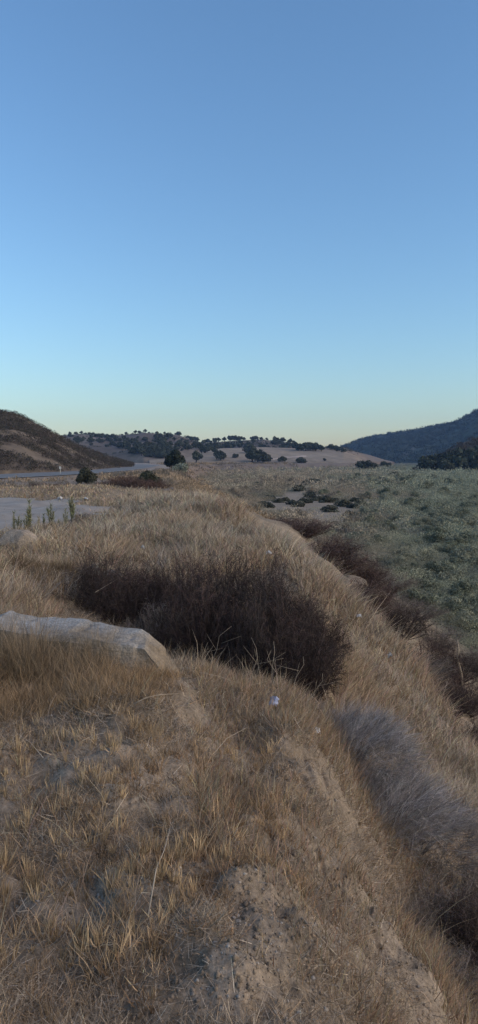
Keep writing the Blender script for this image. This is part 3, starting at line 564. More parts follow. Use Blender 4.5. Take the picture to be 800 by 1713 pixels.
# ------------------------------------------------------------------ twiggy shrubs
def twig_shrub(seed, rad, hgt, n1=46, n2=16, n3=5, w=.006, col=(.06, .045, .04), col2=(.13, .09, .075), lean=(0, 0)):
    rg = np.random.default_rng(seed); global R; old = R; R = rg
    a = rg.uniform(0, 2 * math.pi, n1); e = np.sqrt(rg.uniform(0, 1, n1)); tip = np.stack([np.cos(a) * e * rad + lean[0], np.sin(a) * e * rad + lean[1], hgt * (1 - .55 * e ** 2) * rg.uniform(.6, .95, n1)], 1)
    base = np.stack([np.cos(a) * e * rad * .25, np.sin(a) * e * rad * .25, np.full(n1, -.12)], 1); d = tip - base; L = np.linalg.norm(d, axis=1)
    st = [tube([base[i], base[i] + d[i] * .5 + rg.normal(0, .04, 3), tip[i]], [w * 1.8, w * 1.2, w * .4], 4, np.array(col) * rg.uniform(.8, 1.6)) for i in range(n1)]
    stems = mesh_np('stems', *join(st))
    i2 = np.repeat(np.arange(n1), n2); t = rg.uniform(.25, 1, len(i2)); b2 = base[i2] + d[i2] * t[:, None]; m = len(i2)
    d2 = unit(unit(d[i2]) * .6 + rdir(m) * .9 + [0, 0, .15]); l2 = rad * rg.uniform(.14, .36, m)
    c2 = np.array(col) + (np.array(col2) - np.array(col)) * sstep(.35, 1.0, b2[:, 2] / hgt)[:, None] * rg.uniform(.5, 1.3, (m, 1))
    p2 = strips(b2, d2, rdir(m), l2, np.full(m, w * 1.1), rdir(m) * .2, varcol(c2, m, .2), 2)
    i3 = np.repeat(np.arange(m), n3); t = rg.uniform(.2, 1, len(i3)); b3 = b2[i3] + d2[i3] * (l2[i3] * t)[:, None]; k = len(i3)
    p3 = strips(b3, unit(d2[i3] * .4 + rdir(k) + [0, 0, .1]), rdir(k), rad * rg.uniform(.05, .16, k), np.full(k, w * .9), rdir(k) * .25, varcol(c2[i3] * 1.1, k, .25), 1)
    R = old; return stems, mesh_np('twigs', *join([p2, p3]))
SHR = {}
def put_shrub(key, loc, sc, label, rz=0, group=None, name='dead_shrub', cat='shrub'):
    st, tw = SHR[key]; o = empty(name, loc, rz, sc); tag(o, label, cat, group); link('stems', st, M_plant, o); link('twigs', tw, M_plant, o); return o
SHR['dark'] = twig_shrub(401, .75, 1.0, 70, 22, 7, .006, (.052, .04, .035), (.105, .075, .064))
SHR['dark2'] = twig_shrub(402, .8, .95, 70, 22, 7, .006, (.062, .045, .039), (.14, .09, .075))
SHR['red'] = twig_shrub(403, .8, .9, 60, 20, 6, .009, (.09, .062, .053), (.15, .1, .084))
SHR['greyd'] = twig_shrub(404, .75, .8, 55, 20, 6, .007, (.15, .125, .105), (.26, .215, .18))
def at(px, py, Y):                 # stands on the ground at a photo column and a distance
    x = (px - CX) / F_PX * Y; return (x, Y, float(H(np.array([x]), np.array([Y]))[0]) - .03)
for key, px, Y, sc, lab in [
    ('greyd', 150, 9.8, (.75, .7, .55), 'low grey brown dead shrub left of the dark shrubs behind the pale slab'),
    ('dark2', 215, 8.8, (1.05, .8, .85), 'reddish dark dead shrub left of the largest dark shrub behind the slab'),
    ('greyd', 265, 8.2, (.75, .6, .7), 'dark dead shrub just behind the right end of the pale slab'),
    ('dark2', 300, 9.2, (1.0, .85, 1.1), 'dark dead shrub adjoining the largest one on its left side'),
    ('dark', 375, 8.7, (1.05, .9, 1.25), 'largest blackish dead shrub filling the hollow in the middle'),
    ('dark', 445, 8.6, (1.0, .9, 1.3), 'blackish dead shrub with a brown crest right of the largest one'),
    ('dark2', 500, 8.3, (.85, .75, 1.0), 'brownish dead shrub at the right end of the dark row in the hollow'),
    ('dark', 425, 7.3, (.95, .6, 1.0), 'low blackish dead shrub in front of the row in the hollow'),
    ('dark', 165, 9.2, (1.1, .8, .85), 'dark low dead shrub at the left end of the row behind the slab'),
    ('dark2', 335, 7.9, (.9, .7, 1.1), 'dark brown dead shrub just right of the pale slab end'),
    ('dark', 515, 8.3, (.8, .7, .95), 'dark dead shrub at the right end of the hollow against the pale ridge'),
    ('dark', 460, 7.9, (1.0, .8, 1.2), 'blackish dead shrub in the front middle of the hollow'),
    ('dark2', 495, 7.2, (.85, .6, 1.0), 'small brown dead shrub low at the right front of the hollow')]:
    put_shrub(key, at(px, 0, Y), sc, lab, rz=px * .1, group='dead shrubs in the hollow')
for key, px, Y, sc, lab in [
    ('red', 470, 27, (2.20, 2.20, 0.61), 'reddish brown shrub highest on the slope, behind the ridge grass'),
    ('red', 505, 23, (1.76, 1.65, 0.68), 'reddish brown shrub second down the slope behind the ridge'),
    ('red', 540, 21, (1.65, 1.65, 0.79), 'dark reddish shrub above the tan boulder on the far slope'),
    ('red', 568, 20.5, (1.54, 1.43, 0.86), 'dark reddish shrub just left of the tan boulder on the far slope'),
    ('red', 605, 21.5, (1.2, 1.2, 1.0), 'dark reddish shrub behind the tan boulder next to the green valley'),
    ('red', 612, 16.5, (1.1, 1.1, .9), 'dark reddish shrub just below the tan boulder'),
    ('greyd', 660, 20, (1.3, 1.3, 1.0), 'pale brown dead shrub beside the green valley edge'),
    ('dark', 672, 17.5, (1.2, 1.2, .8), 'blackish shrub low on the slope right of the ridge grass'),
    ('dark2', 715, 16, (1.2, 1.2, .9), 'dark brown shrub between the ridge grass and the pale stick'),
    ('dark', 765, 18, (1.2, 1.2, .8), 'blackish shrub beneath the pale upright stick'),
    ('greyd', 800, 21, (1.4, 1.4, 1.0), 'grey brown shrub behind the pale upright stick'),
    ('dark2', 775, 13.5, (1.0, 1.0, .9), 'dark brown shrub at the right edge above the grey bush'),
    ('greyd', 735, 20, (1.3, 1.3, .9), 'grey twiggy shrub left of the pale upright stick')]:
    put_shrub(key, at(px, 0, Y), sc, lab, rz=px * .2, group='shrubs on the lower bank')
# grey-blue drooping bush at the right
def strand_bush(seed, n, rx, ry, hgt, col, w):
    rg = np.random.default_rng(seed); global R; old = R; R = rg; m = n // 20; i = np.repeat(np.arange(m), 20); n = len(i)
    a = rg.uniform(0, 2 * math.pi, m); e = np.sqrt(rg.uniform(0, 1, m)); q = rg.uniform(.35, 1, m)
    sb = np.stack([np.cos(a) * e * rx, np.sin(a) * e * ry, (hgt * .7 * np.sqrt(np.clip(1 - e ** 2, 0, 1))) * q], 1)
    sd = unit(np.stack([np.cos(a) * e * .6 + .35, np.sin(a) * e * .5, .5 + .7 * (1 - e)], 1) + rg.normal(0, .38, (m, 3)))
    sl = rg.uniform(.12, .3, m); tone = rg.uniform(.45, 1.35, m)
    t = rg.uniform(0, 1, n); b = sb[i] + sd[i] * (sl[i] * t * .9)[:, None] + rg.normal(0, .012, (n, 3))
    d = unit(sd[i] + rg.normal(0, .36, (n, 3))); bend = np.stack([np.full(n, .2), np.zeros(n), np.full(n, -.25)], 1) * rg.uniform(0, 1.2, (n, 1)) + rg.normal(0, .2, (n, 3))
    p_ = 420; ap = rg.uniform(0, 2 * math.pi, p_); ep = np.sqrt(rg.uniform(0, 1, p_)); bp = np.stack([np.cos(ap) * ep * rx * .9, np.sin(ap) * ep * ry * .9, hgt * .6 * np.sqrt(1 - ep ** 2)], 1)
    fp = strips(bp, unit(np.stack([.3 + np.cos(ap) * ep * .6, np.sin(ap) * ep * .4, np.full(p_, .75)], 1) + rg.normal(0, .25, (p_, 3))), rdir(p_), rg.uniform(.2, .46, p_), np.full(p_, w * 1.2), np.stack([np.full(p_, .3), np.zeros(p_), np.full(p_, -.2)], 1), np.array(col) * rg.uniform(1.2, 1.9, (p_, 1)), 4)
    f = strips(b, d, rdir(n), sl[i] * rg.uniform(.35, 1.0, n), np.full(n, w) * rg.uniform(.5, 1.3, n), bend, np.array(col) * (tone[i] * rg.uniform(.7, 1.25, n))[:, None] * (1 + rg.normal(0, .04, (n, 3))), 2)
    st = [tube([(0, 0, -.1), (math.cos(k) * rx * .3, math.sin(k) * ry * .3, hgt * .35), (math.cos(k) * rx * .6 + .1, math.sin(k) * ry * .6, hgt * .6)], [.012, .008, .003], 5, (.1, .085, .075)) for k in rg.uniform(0, 6.28, 22)]
    R = old; return mesh_np('stems', *join(st)), mesh_np('strands', *join([f, fp]))
def put_strand(meshes, loc, sc, label, rz=0):
    o = empty('grey_bush', loc, rz, sc); tag(o, label, 'bush', 'grey bushes on the right'); link('stems', meshes[0], M_plant, o); link('strands', meshes[1], M_plant, o); return o
SB = strand_bush(501, 15000, .75, .6, .75, (.33, .305, .29), .0038); SB2 = strand_bush(502, 11000, .75, .6, .6, (.25, .225, .205), .0038)
put_strand(SB, at(598, 0, 5.8), (.62, .7, .72), 'silvery grey drooping bush nearest the crumpled white paper, with pale wispy strands')
put_strand(SB, at(655, 0, 5.4), (.7, .65, .68), 'grey drooping bush in the middle of the grey row on the right', .3)
put_strand(SB2, at(712, 0, 5.6), (.75, .7, .66), 'grey drooping bush at the outer end of the grey row near the right edge', .2)
for key, px, Y, sc, lab in [
    ('greyd', 790, 5.2, (.6, .6, .5), 'brown wiry shrub at the right edge below the grey bushes'),
    ('greyd', 745, 4.6, (.5, .5, .36), 'low brown twiggy shrub below the grey bushes'),
    ('dark', 800, 4.3, (.55, .5, .42), 'low dark twiggy shrub at the right edge near the bottom corner'),
    ('greyd', 770, 3.7, (.36, .36, .26), 'small tangled brown shrub in the bottom right corner'),
    ('greyd', 700, 4.2, (.3, .3, .26), 'small brown twiggy plant between the bare soil and the grey bushes')]:
    put_shrub(key, at(px, 0, Y), sc, lab, rz=px * .3, group='small shrubs in the lower right')
for key, px, Y, sc, lab in [
    ('greyd', 705, 12.6, (.9, .9, .6), 'brown twiggy shrub at the outer edge of the pale ridge grass'),
    ('dark2', 752, 11.6, (.9, .9, .6), 'dark brown shrub on the outer edge of the ridge grass near the right border'),
    ('red', 798, 11.2, (.9, .9, .6), 'reddish brown shrub cut by the right border below the pale stick'),
    ('greyd', 640, 26, (2.0, 1.6, .9), 'wide tan dead shrub bordering the green valley scrub'),
    ('greyd', 690, 24, (1.8, 1.5, .8), 'tan dead shrub on the low bank between the boulder and the pale stick'),
    ('greyd', 610, 28, (1.6, 1.5, .8), 'tan dead shrub just right of the boulder pair')]:
    put_shrub(key, at(px, 0, Y), sc, lab, rz=px * .3, group='shrubs on the lower bank')

# shrubs of the middle distance on the terrace
BR = [twig_shrub(411 + i, 1.0, .9, 36, 14, 5, .02, (.085, .055, .045), (.15, .095, .075)) for i in range(2)]
SHR['b0'], SHR['b1'] = BR
for k, (px, py, Y, s) in enumerate([(183,0,50,1.0),(203,0,50,1.2),(220,0,48,1.3),(236,0,46,1.2),(250,0,45,1.0),(262,0,52,1.1),(60,0,56,.6),(78,0,56,.6),(95,0,56,.6),(112,0,56,.6),(212,0,66,1.5)]):
    put_shrub('b%d' % (k % 2), at(px, py, Y), (s * 1.3, s, s * .75), 'low reddish brown dead shrub in the row beside the highway' if k < 6 or k == 10 else 'low dark reddish shrub on the verge left of the round roadside bush', rz=k, group='brown shrubs near the road', name='brown_shrub')
RB = crown_mesh('foliage', 1.15, 1.5, -.1, 14, 260, .07, (.06, .062, .042), 431, .9)
def put_fol(mesh, name, loc, sc, label, cat='bush', group=None, rz=0):
    o = empty(name, loc, rz, sc); tag(o, label, cat, group); link('foliage', mesh, M_leaf, o); return o
put_fol(RB, 'roadside_bush', at(143, 0, 68), (1.0, 1.0, 1.15), 'rounded dark olive bush standing beside the road')
put_fol(RB, 'roadside_bush', at(246, 0, 60), (1.1, 1.0, 1.0), 'dark green bush at the right end of the brown roadside shrubs')
# dark bushes dotted over the valley
VB = [crown_mesh('foliage', 1.1, 1.2, -.2, 10, 150, .09, c_, 440 + i, .85) for i, c_ in enumerate([(.055, .06, .045), (.085, .085, .06)])]
vb = [(452,835),(466,842),(446,850),(478,838),(490,845),(500,848),(512,843),(470,812),(480,814),(500,822),(520,832),(548,842),(560,838),(575,848),(590,850),(603,848),(610,858),(585,862),(598,840),(552,856),(440,848),(530,838),(545,812),(560,813),(528,811),(515,812),
      (430,815),(600,890),(590,895),(605,893),(640,900),(620,885),(675,905),(660,797),(690,800),(725,803),(640,806),(575,806),(385,795),(430,793),(520,797)]
for k, (px, py) in enumerate(vb):
    p = ground_at(px, py, 20)[0]; s = float(np.clip(p[1] / 60, .55, 3.2)) * R.uniform(.6, 1.2) * .6
    put_fol(VB[k % 2], 'valley_bush', (p[0], p[1], p[2]), (s * 1.15, s, s * .8), 'dark low bush dotted over the valley near the sandy patch' if py > 808 and py < 870 else ('small dark bush on the distant valley floor' if py <= 808 else 'dark bush deep in the nearer green valley scrub'), group='dark bushes dotting the valley floor', rz=k)

# bigger rounded bushes one can tell apart in the nearer valley
GB = [crown_mesh('foliage', 1.0, 1.25, -.15, 9, 520, .035, c_, 460 + i, .9) for i, c_ in enumerate([(.24, .24, .165), (.17, .18, .12), (.23, .19, .14)])]
done = []; tries = 0
while len(done) < 200 and tries < 20000:
    tries += 1; qx, qy = R.uniform(380, 830), 800 + 260 * R.uniform(0, 1) ** 1.3
    p = ground_at(qx, qy, 20)[0]
    if p[2] > -4.7 or inpoly(np.array([qx]), np.array([qy]), P_SAND)[0]: continue
    sz = float(np.interp(p[1], [30, 60, 120, 300], [.75, .95, 1.3, 2.4])) * R.uniform(.6, 1.3)
    if any((p[0] - d[0]) ** 2 + (p[1] - d[1]) ** 2 < (1.4 * sz) ** 2 for d in done): continue
    done.append((p[0], p[1])); br = R.uniform(0, 1) < float(sstep(640, 500, qx)); k = 2 if br else int(R.integers(0, 2))
    put_fol(GB[k], 'willow_bush', (p[0], p[1], p[2] - .05), (sz * R.uniform(.9, 1.3), sz, sz * R.uniform(.75, 1.05)), 'soft brownish bush among the scrub left of the green valley' if br else ('pale grey green rounded bush rising from the valley scrub' if k == 0 else 'darker green rounded bush rising from the valley scrub'), group='rounded bushes in the valley scrub', rz=R.uniform(0, 6))

# left hill chaparral: one uncountable mass
hx, t, X, D, Z, a = HILLS['hill_slope']; n = 16000; i = R.uniform(0, len(hx) - 1.01, n); j = R.uniform(1, 79, n); i0 = i.astype(int); j0 = j.astype(int); fi = i - i0; fj = j - j0
bl = lambda A: (A[i0, j0] * (1 - fi) + A[i0 + 1, j0] * fi) * (1 - fj) + (A[i0, j0 + 1] * (1 - fi) + A[i0 + 1, j0 + 1] * fi) * fj
x, y, z = bl(X), bl(D), bl(Z); px, py = pix(x, y, z)
dens = sstep(.385, .48, fbm(x / 9, y / 9 + z / 5, 4, 71)); dens = np.maximum(dens, sstep(-24, -6, 776 - 0 - py - (776 - np.interp(px, [0, 100, 222], [705, 742, 776]))) * 0 + sstep(22, 6, py - np.interp(px, [-200, 0, 40, 100, 160, 222], [668, 687, 697, 729, 757, 776])) * .85)
k_ = (R.uniform(0, 1, n) < dens) & (px > -300); x, y, z = x[k_], y[k_], z[k_]; n = len(x); rad = R.uniform(.35, .95, n)
cc = np.where(R.uniform(0, 1, (n, 1)) < .6, np.array([.082, .068, .058]), np.array([.062, .06, .047])) * R.uniform(.7, 1.25, (n, 1))
v, f, c = clumps(x, y, z - .1, rad, rad * .95, 34, rad * .2, cc, .3, elong=1.2)
tag(link('chaparral', mesh_np('chaparral', v, f, c), M_leaf), 'dark low chaparral mottling the hillside left of the road', 'chaparral', kind='stuff')
hx, t, X, D, Z, a = HILLS['hill_range']; n = 5200; i0 = R.integers(40, 340, n); j0 = R.integers(6, 60, n); x, y, z = X[i0, j0] + R.normal(0, 2, n), D[i0, j0], Z[i0, j0]
kk = R.uniform(0, 1, n) < sstep(.4, .56, fbm(x / 45, y / 40, 4, 141)); x, y, z = x[kk], y[kk], z[kk]; n = len(x); rad = R.uniform(.7, 1.9, n)
v, f, c = clumps(x, y, z - .3, rad, rad * .9, 16, rad * .28, np.array([.07, .066, .05]) * R.uniform(.6, 1.4, (n, 1)), .3)
tag(link('range_scrub', mesh_np('range_scrub', v, f, c), M_leaf), 'dark low scrub scattered between the oaks of the far range', 'scrub', kind='stuff')
hx, t, X, D, Z, a = HILLS['hill_spur']; n = 2500; i0 = R.integers(0, len(hx) - 1, n); j0 = R.integers(1, 49, n); x, y, z = X[i0, j0], D[i0, j0], Z[i0, j0]; x = x + R.normal(0, .8, n)
rad = R.uniform(.9, 2.0, n); v, f, c = clumps(x, y, z - .2, rad, rad * 1.0, 24, rad * .24, np.array([.075, .06, .045]) * R.uniform(.6, 1.3, (n, 1)), .3)
tag(link('spur_chaparral', mesh_np('spur_chaparral', v, f, c), M_leaf), 'brown brush covering the spur behind the right-hand grove', 'chaparral', kind='stuff')
hx, t, X, D, Z, a = HILLS['hill_mountain']; n = 9000; i0 = R.integers(0, len(hx) - 1, n); j0 = R.integers(1, 80, n); x, y, z = X[i0, j0], D[i0, j0], Z[i0, j0]; x = x + R.normal(0, 3, n)
px, py = pix(x, y, z); kk = (px < 860); x, y, z = x[kk], y[kk], z[kk]; n = len(x)
rad = R.uniform(2.5, 5.5, n); v, f, c = clumps(x, y, z - 1, rad, rad * .8, 16, rad * .3, np.array([.03, .042, .032]) * R.uniform(.6, 1.4, (n, 1)), .3)
tag(link('mountain_forest', mesh_np('mountain_forest', v, f, c), M_leaf), 'dark forest and brush covering the hazy blue mountain', 'forest', kind='stuff')

# ------------------------------------------------------------------ rocks and slab
import bmesh
def rock(name, loc, dims, seed, col, label, cat='rock', group=None, rz=0, cuts=3, rough=.12):
    bm = bmesh.new(); bmesh.ops.create_icosphere(bm, subdivisions=cuts + 1, radius=.5); rg = np.random.default_rng(seed)
    pl = [(rdir_ / np.linalg.norm(rdir_), rg.uniform(.3, .44)) for rdir_ in rg.normal(size=(9, 3))]
    for vv in bm.verts:
        c = np.array(vv.co)
        for nrm, dd in pl:
            s = c @ nrm - dd
            if s > 0: c = c - nrm * s * .92
        c = c * (1 + rough * (float(fbm(np.array([c[0] * 5 + seed]), np.array([c[1] * 5 + c[2] * 3]), 3, seed)[0]) - .5)); vv.co = (c[0] * dims[0] / .8, c[1] * dims[1] / .8, c[2] * dims[2] / .8 + dims[2] * .25)
    me = bpy.data.meshes.new(name); bm.to_mesh(me); bm.free(); vc = np.ones((len(me.vertices), 4), np.float32); vc[:, :3] = np.array(col) * np.random.default_rng(seed).uniform(.9, 1.1, (len(me.vertices), 1))
    me.color_attributes.new('Col', 'FLOAT_COLOR', 'POINT').data.foreach_set('color', vc.ravel())
    o = link(name, me, M_rock); o.location = tuple(float(q) for q in loc); o.rotation_euler = (0, 0, rz); tag(o, label, cat, group); return o
# broken slab: cross-sections along x
def slab():
    secs = [(-120,1040,1075),(-60,1036,1075),(0,1027,1080),(18,1021,1080),(34,1025,1085),(60,1031,1090),(100,1031,1105),(140,1034,1120),(175,1040,1130),(205,1046,1140),(235,1051,1145),(252,1056,1150),(275,1084,1160),(295,1110,1165),(313,1134,1172),(330,1158,1180)]
    v = []; f = []; N = 10
    for i, (px, top, bot) in enumerate(secs):
        Yc = 5.5 - .0006 * px; x, _, zt = pt(px, top, Yc + .22); zb = zt - .75; w = .24 - (.06 if i > 12 else 0); rg = np.random.default_rng(600 + i)
        ring = [(-w - .05, zb), (-w - .03, zt - .38), (-w - .02, zt - .16), (-w - .005, zt - .07), (-w + .012, zt - .03), (-.03, zt - .012), (.12, zt - .002), (w - .01, zt - .01), (w, zt - .09), (w + .02, zb)]
        for (dy, z) in ring: v.append((x + rg.normal(0, .012), Yc + dy + rg.normal(0, .010), z + rg.normal(0, .007)))
    n = len(secs)
    for i in range(n - 1):
        for k in range(N - 1): a = i * N + k; f.append((a, a + N, a + N + 1, a + 1))
    f.append(tuple(range(N))); f.append(tuple(reversed(range((n - 1) * N, n * N))))
    me = bpy.data.meshes.new('broken_slab'); me.from_pydata([tuple(map(float, p)) for p in v], [], f); bm = bmesh.new(); bm.from_mesh(me)
    bmesh.ops.recalc_face_normals(bm, faces=bm.faces); bmesh.ops.subdivide_edges(bm, edges=[e for e in bm.edges], cuts=3, use_grid_fill=True)
    for vv in bm.verts:
        q = np.array(vv.co); a = float(fbm(np.array([q[0] * 7]), np.array([q[1] * 7 + q[2] * 9]), 4, 7)[0]) - .5; vv.co = vv.co + vv.normal * (a * .025 - .018 * max(0, .06 - abs(float(fbm(np.array([q[0] * 3]), np.array([q[2] * 3 + q[1] * 2]), 3, 17)[0]) - .5)) / .06) if vv.normal.length else vv.co
    bm.to_mesh(me); bm.free(); m = len(me.vertices); co = np.empty(m * 3); me.vertices.foreach_get('co', co); co = co.reshape(-1, 3)
    st = sstep(.45, .7, fbm(co[:, 0] * 4, co[:, 2] * 4 + co[:, 1] * 4, 4, 8))[:, None]; c = np.array([.34, .335, .32]) * (1 - st * .6) + np.array([.2, .165, .125]) * st * .6; rt = sstep(-.75, -.58, co[:, 0])[:, None] * .8; c = c * (1 - rt) + np.array([.27, .215, .155]) * rt
    lowz = sstep(.34, .22, co[:, 2] + (fbm(co[:, 0] * 5, co[:, 2] * 5, 3, 12) - .5) * .12 - np.interp(co[:, 0], [-2, -1, -.7, -.4], [.03, .0, -.06, -.3]))[:, None] ; c = c * (1 - .8 * lowz) + np.array([.24, .185, .125]) * .8 * lowz
    vc = np.ones((m, 4), np.float32); vc[:, :3] = c; me.color_attributes.new('Col', 'FLOAT_COLOR', 'POINT').data.foreach_set('color', vc.ravel().astype(np.float32))
    o = link('broken_slab', me, M_rock); tag(o, 'long pale grey broken concrete slab lying in the grass at left', 'slab')
slab()
def R_at(px, Y, dz=0): l = at(px, 0, Y); return (l[0], l[1], l[2] + dz)
rock('boulder', R_at(28, 12.3), (.58, .4, .42), 21, (.30, .25, .20), 'tan boulder in the grass near the gravel pull-out', rz=.4)
rock('concrete_chunk', R_at(182, 10.8, .12), (.3, .22, .11), 22, (.25, .25, .24), 'flat grey concrete chunk behind the shrub left of the hollow')
rock('concrete_chunk', R_at(154, 10.6, .10), (.18, .16, .2), 23, (.19, .2, .17), 'smaller greenish grey chunk left of the flat concrete chunk')
rock('boulder', tuple(ground_at(590, 992, 10)[0]), (.6, .5, .42), 24, (.22, .175, .13), 'rounded tan boulder among the reddish shrubs on the far slope')
rock('boulder', tuple(ground_at(572, 988, 10)[0]), (.42, .4, .34), 25, (.2, .16, .12), 'smaller tan boulder touching the rounded one on the far slope')
rock('stone', tuple(ground_at(560, 1212)[0]), (.19, .14, .12), 26, (.28, .22, .165), 'half buried brown stone above the silvery grey bush')
rock('stone', tuple(ground_at(115, 1150)[0]), (.13, .1, .08), 27, (.26, .21, .17), 'tan stone in the grass in front of the pale slab')
rock('stone', tuple(ground_at(231, 922, 8)[0]), (.16, .12, .1), 28, (.42, .33, .25), 'small pale stone on the grass above the hollow')
st = [(398,1542,.035),(490,1555,.02),(440,1500,.02),(470,1575,.022),(660,1645,.018),(580,1560,.018),(520,1595,.02),(430,1640,.022),(360,1600,.03),(340,1520,.02),(555,1640,.022),(620,1600,.02),(500,1500,.025),(410,1520,.02),(250,1555,.02),(455,1345,.02),(478,1345,.025),(600,1300,.02),(545,1665,.03),(500,1690,.025),(370,1690,.03),(330,1650,.022),(700,1650,.025),(430,1440,.03),(460,1400,.02),(390,1470,.022)]
for k, (px, py, s) in enumerate(st):
    rock('pebble', tuple(ground_at(px, py)[0] - [0, 0, .002]), (s * .62, s * .5, s * .34), 700 + k, (.40, .35, .29) if k % 2 else (.30, .26, .22), 'small loose pebble on the bare eroded soil', 'pebble', 'pebbles on the bare soil', rz=k, cuts=1)
# clods: uncountable crumbs of soil
x, y = polar(26000, 1.6, 7, -.36, .36); x, y = filt(x, y, lambda x, y, z, px, py: bare(x, y, z, px, py) | (R.uniform(0, 1, len(x)) < .35)); n = len(x); z = H(x, y)
oc = np.array([[1,0,0],[-1,0,0],[0,1,0],[0,-1,0],[0,0,1],[0,0,-1]], float); of = np.array([[0,2,4],[2,1,4],[1,3,4],[3,0,4],[2,0,5],[1,2,5],[3,1,5],[0,3,5]])
s = .002 + R.exponential(.0032, n); s = np.minimum(s, .013); vv = np.stack([x, y, z], 1)[:, None] + oc[None] * s[:, None, None] * R.uniform(.5, 1.4, (n, 6, 1)); ff = (np.arange(n) * 6)[:, None, None] + of[None]
tag(link('soil_crumbs', mesh_np('soil_crumbs', vv.reshape(-1, 3), ff.reshape(-1, 3), np.repeat(np.where(R.uniform(0, 1, (n, 1)) < .12, np.array([[.38, .34, .3]]), DIRT[None]) * R.uniform(.7, 1.15, (n, 1)), 6, 0)), M_rock), 'loose crumbs of soil and grit over the bare near slope', 'soil', kind='stuff')

# ------------------------------------------------------------------ litter, sticks, plants
def crumple(name, loc, w, d, h, seed, mat, label, cat='litter', rz=0, tilt=0):
    rg = np.random.default_rng(seed); n = 9; u = np.linspace(-.5, .5, n); U, Vv = np.meshgrid(u, u, indexing='ij'); Zt = rg.uniform(0, 1, (n, n)) * h + h * .3 * np.cos(U * 5)
    X_ = U * w * (1 + .25 * rg.normal(0, .3, (n, n))); Y_ = Vv * d * (1 + .25 * rg.normal(0, .3, (n, n))); top = np.stack([X_.ravel(), Y_.ravel(), Zt.ravel()], 1); bot = top - [0, 0, .003]
    k = (np.arange(n - 1)[:, None] * n + np.arange(n - 1)).ravel(); q = np.stack([k, k + n, k + n + 1, k + 1], 1); o = link(name, mesh_np(name, np.concatenate([top, bot]), np.concatenate([q, q[:, ::-1] + n * n])), mat)
    o.location = tuple(float(c) for c in loc); o.rotation_euler = (tilt, 0, rz); tag(o, label, cat); return o
crumple('plastic_sheet', ground_at(458, 1187)[0] + [0, 0, .05], .07, .07, .03, 31, M_blue, 'bluish white crumpled plastic sheet on the slope below the hollow', tilt=.7, rz=-.4)
crumple('crumpled_paper', ground_at(527, 1224)[0] + [0, 0, .01], .075, .05, .022, 32, M_white, 'small crumpled white paper left of the silvery grey bush', tilt=.5)
crumple('paper_scrap', ground_at(450, 943, 8)[0] + [0, 0, .12], .1, .06, .05, 33, M_white, 'tiny white scrap on the crest above the dark shrubs', tilt=.6)
crumple('paper_scrap', ground_at(101, 837, 14)[0] + [0, 0, .03], .17, .1, .12, 34, M_white, 'white scrap at the far edge of the gravel pull-out, left of another', tilt=.5)
crumple('paper_scrap', ground_at(144, 839, 14)[0] + [0, 0, .03], .14, .1, .08, 35, M_white, 'white scrap at the far corner of the gravel pull-out', tilt=.5)
crumple('paper_scrap', ground_at(652, 1110, 6)[0] + [0, 0, .12], .07, .05, .07, 36, M_white, 'small whitish scrap caught in the pale ridge grass', tilt=.7)
crumple('paper_scrap', ground_at(600, 1052, 6)[0] + [0, 0, .15], .09, .05, .03, 37, M_white, 'dull white scrap on the crest of the pale ridge grass', tilt=.7)
crumple('paper_scrap', ground_at(240, 1000, 6)[0] + [0, 0, .75], .04, .04, .05, 38, M_white, 'tiny pale scrap snagged in the dead shrub left of the hollow', tilt=.7)
def stick(name, pts, r, label, cat='stick', mat=None, forks=()):
    ps = [tube(pts, np.linspace(r, r * .45, len(pts)), 6)] + [tube(p, np.linspace(r * .6, r * .25, len(p)), 5) for p in forks]; o = link(name, mesh_np(name, *join(ps), smooth=True), mat or M_straw); tag(o, label, cat); return o
def gp(px, py, up=.02, lo=1.2): p = ground_at(px, py, lo)[0]; return p + np.array([0, 0, up])
stick('dry_stalk', [gp(224,1206,.06), gp(245,1206,.08), gp(270,1202,.09), gp(298,1190,.08)], .0035, 'curved pale dry stalk lying on the tufts below the slab', 'stalk')
stick('dry_stalk', [gp(335,1152,.06), gp(370,1160,.09), gp(410,1163,.08), gp(446,1166,.05)], .0025, 'long thin pale stalk lying left of the bluish plastic', 'stalk')
stick('dry_stalk', [gp(352,1284,.03), gp(380,1268,.09), gp(416,1250,.14)], .0025, 'thin pale stalk slanting up in the middle of the slope', 'stalk', forks=[[gp(352,1284,.03), gp(390,1288,.05), gp(418,1292,.04)]])
stick('dry_stalk', [gp(248,1552,.02), gp(262,1500,.06), gp(275,1450,.05), gp(285,1420,.12)], .003, 'long bent stalk standing in the near left grass', 'stalk')
stick('dry_stalk', [gp(160,1030,.35,6), gp(215,1000,.5,6), gp(245,985,.55,6)], .003, 'pale stalk slanting up behind the slab in front of the dark shrub', 'stalk')
stick('dry_stalk', [gp(505,1560,.01), gp(560,1610,.02), gp(575,1625,.015)], .004, 'grey stalk lying on the bare eroded cut', 'stalk')
b = np.array(at(783, 0, 17.5)); stick('pale_stick', [b + [0, 0, -.1], b + [-.05, 0, .45], b + [-.16, .02, .85], b + [-.13, 0, 1.0], b + [-.17, 0, 1.3]], .03, 'pale bare stick standing upright near the green valley edge')
p = ground_at(172, 863, 14)[0]; stick('pale_board', [p + [-.26, 0, .10], p + [0, .03, .11], p + [.26, .02, .13]], .03, 'pale board lying flat near the right end of the pull-out', 'board', M_white)
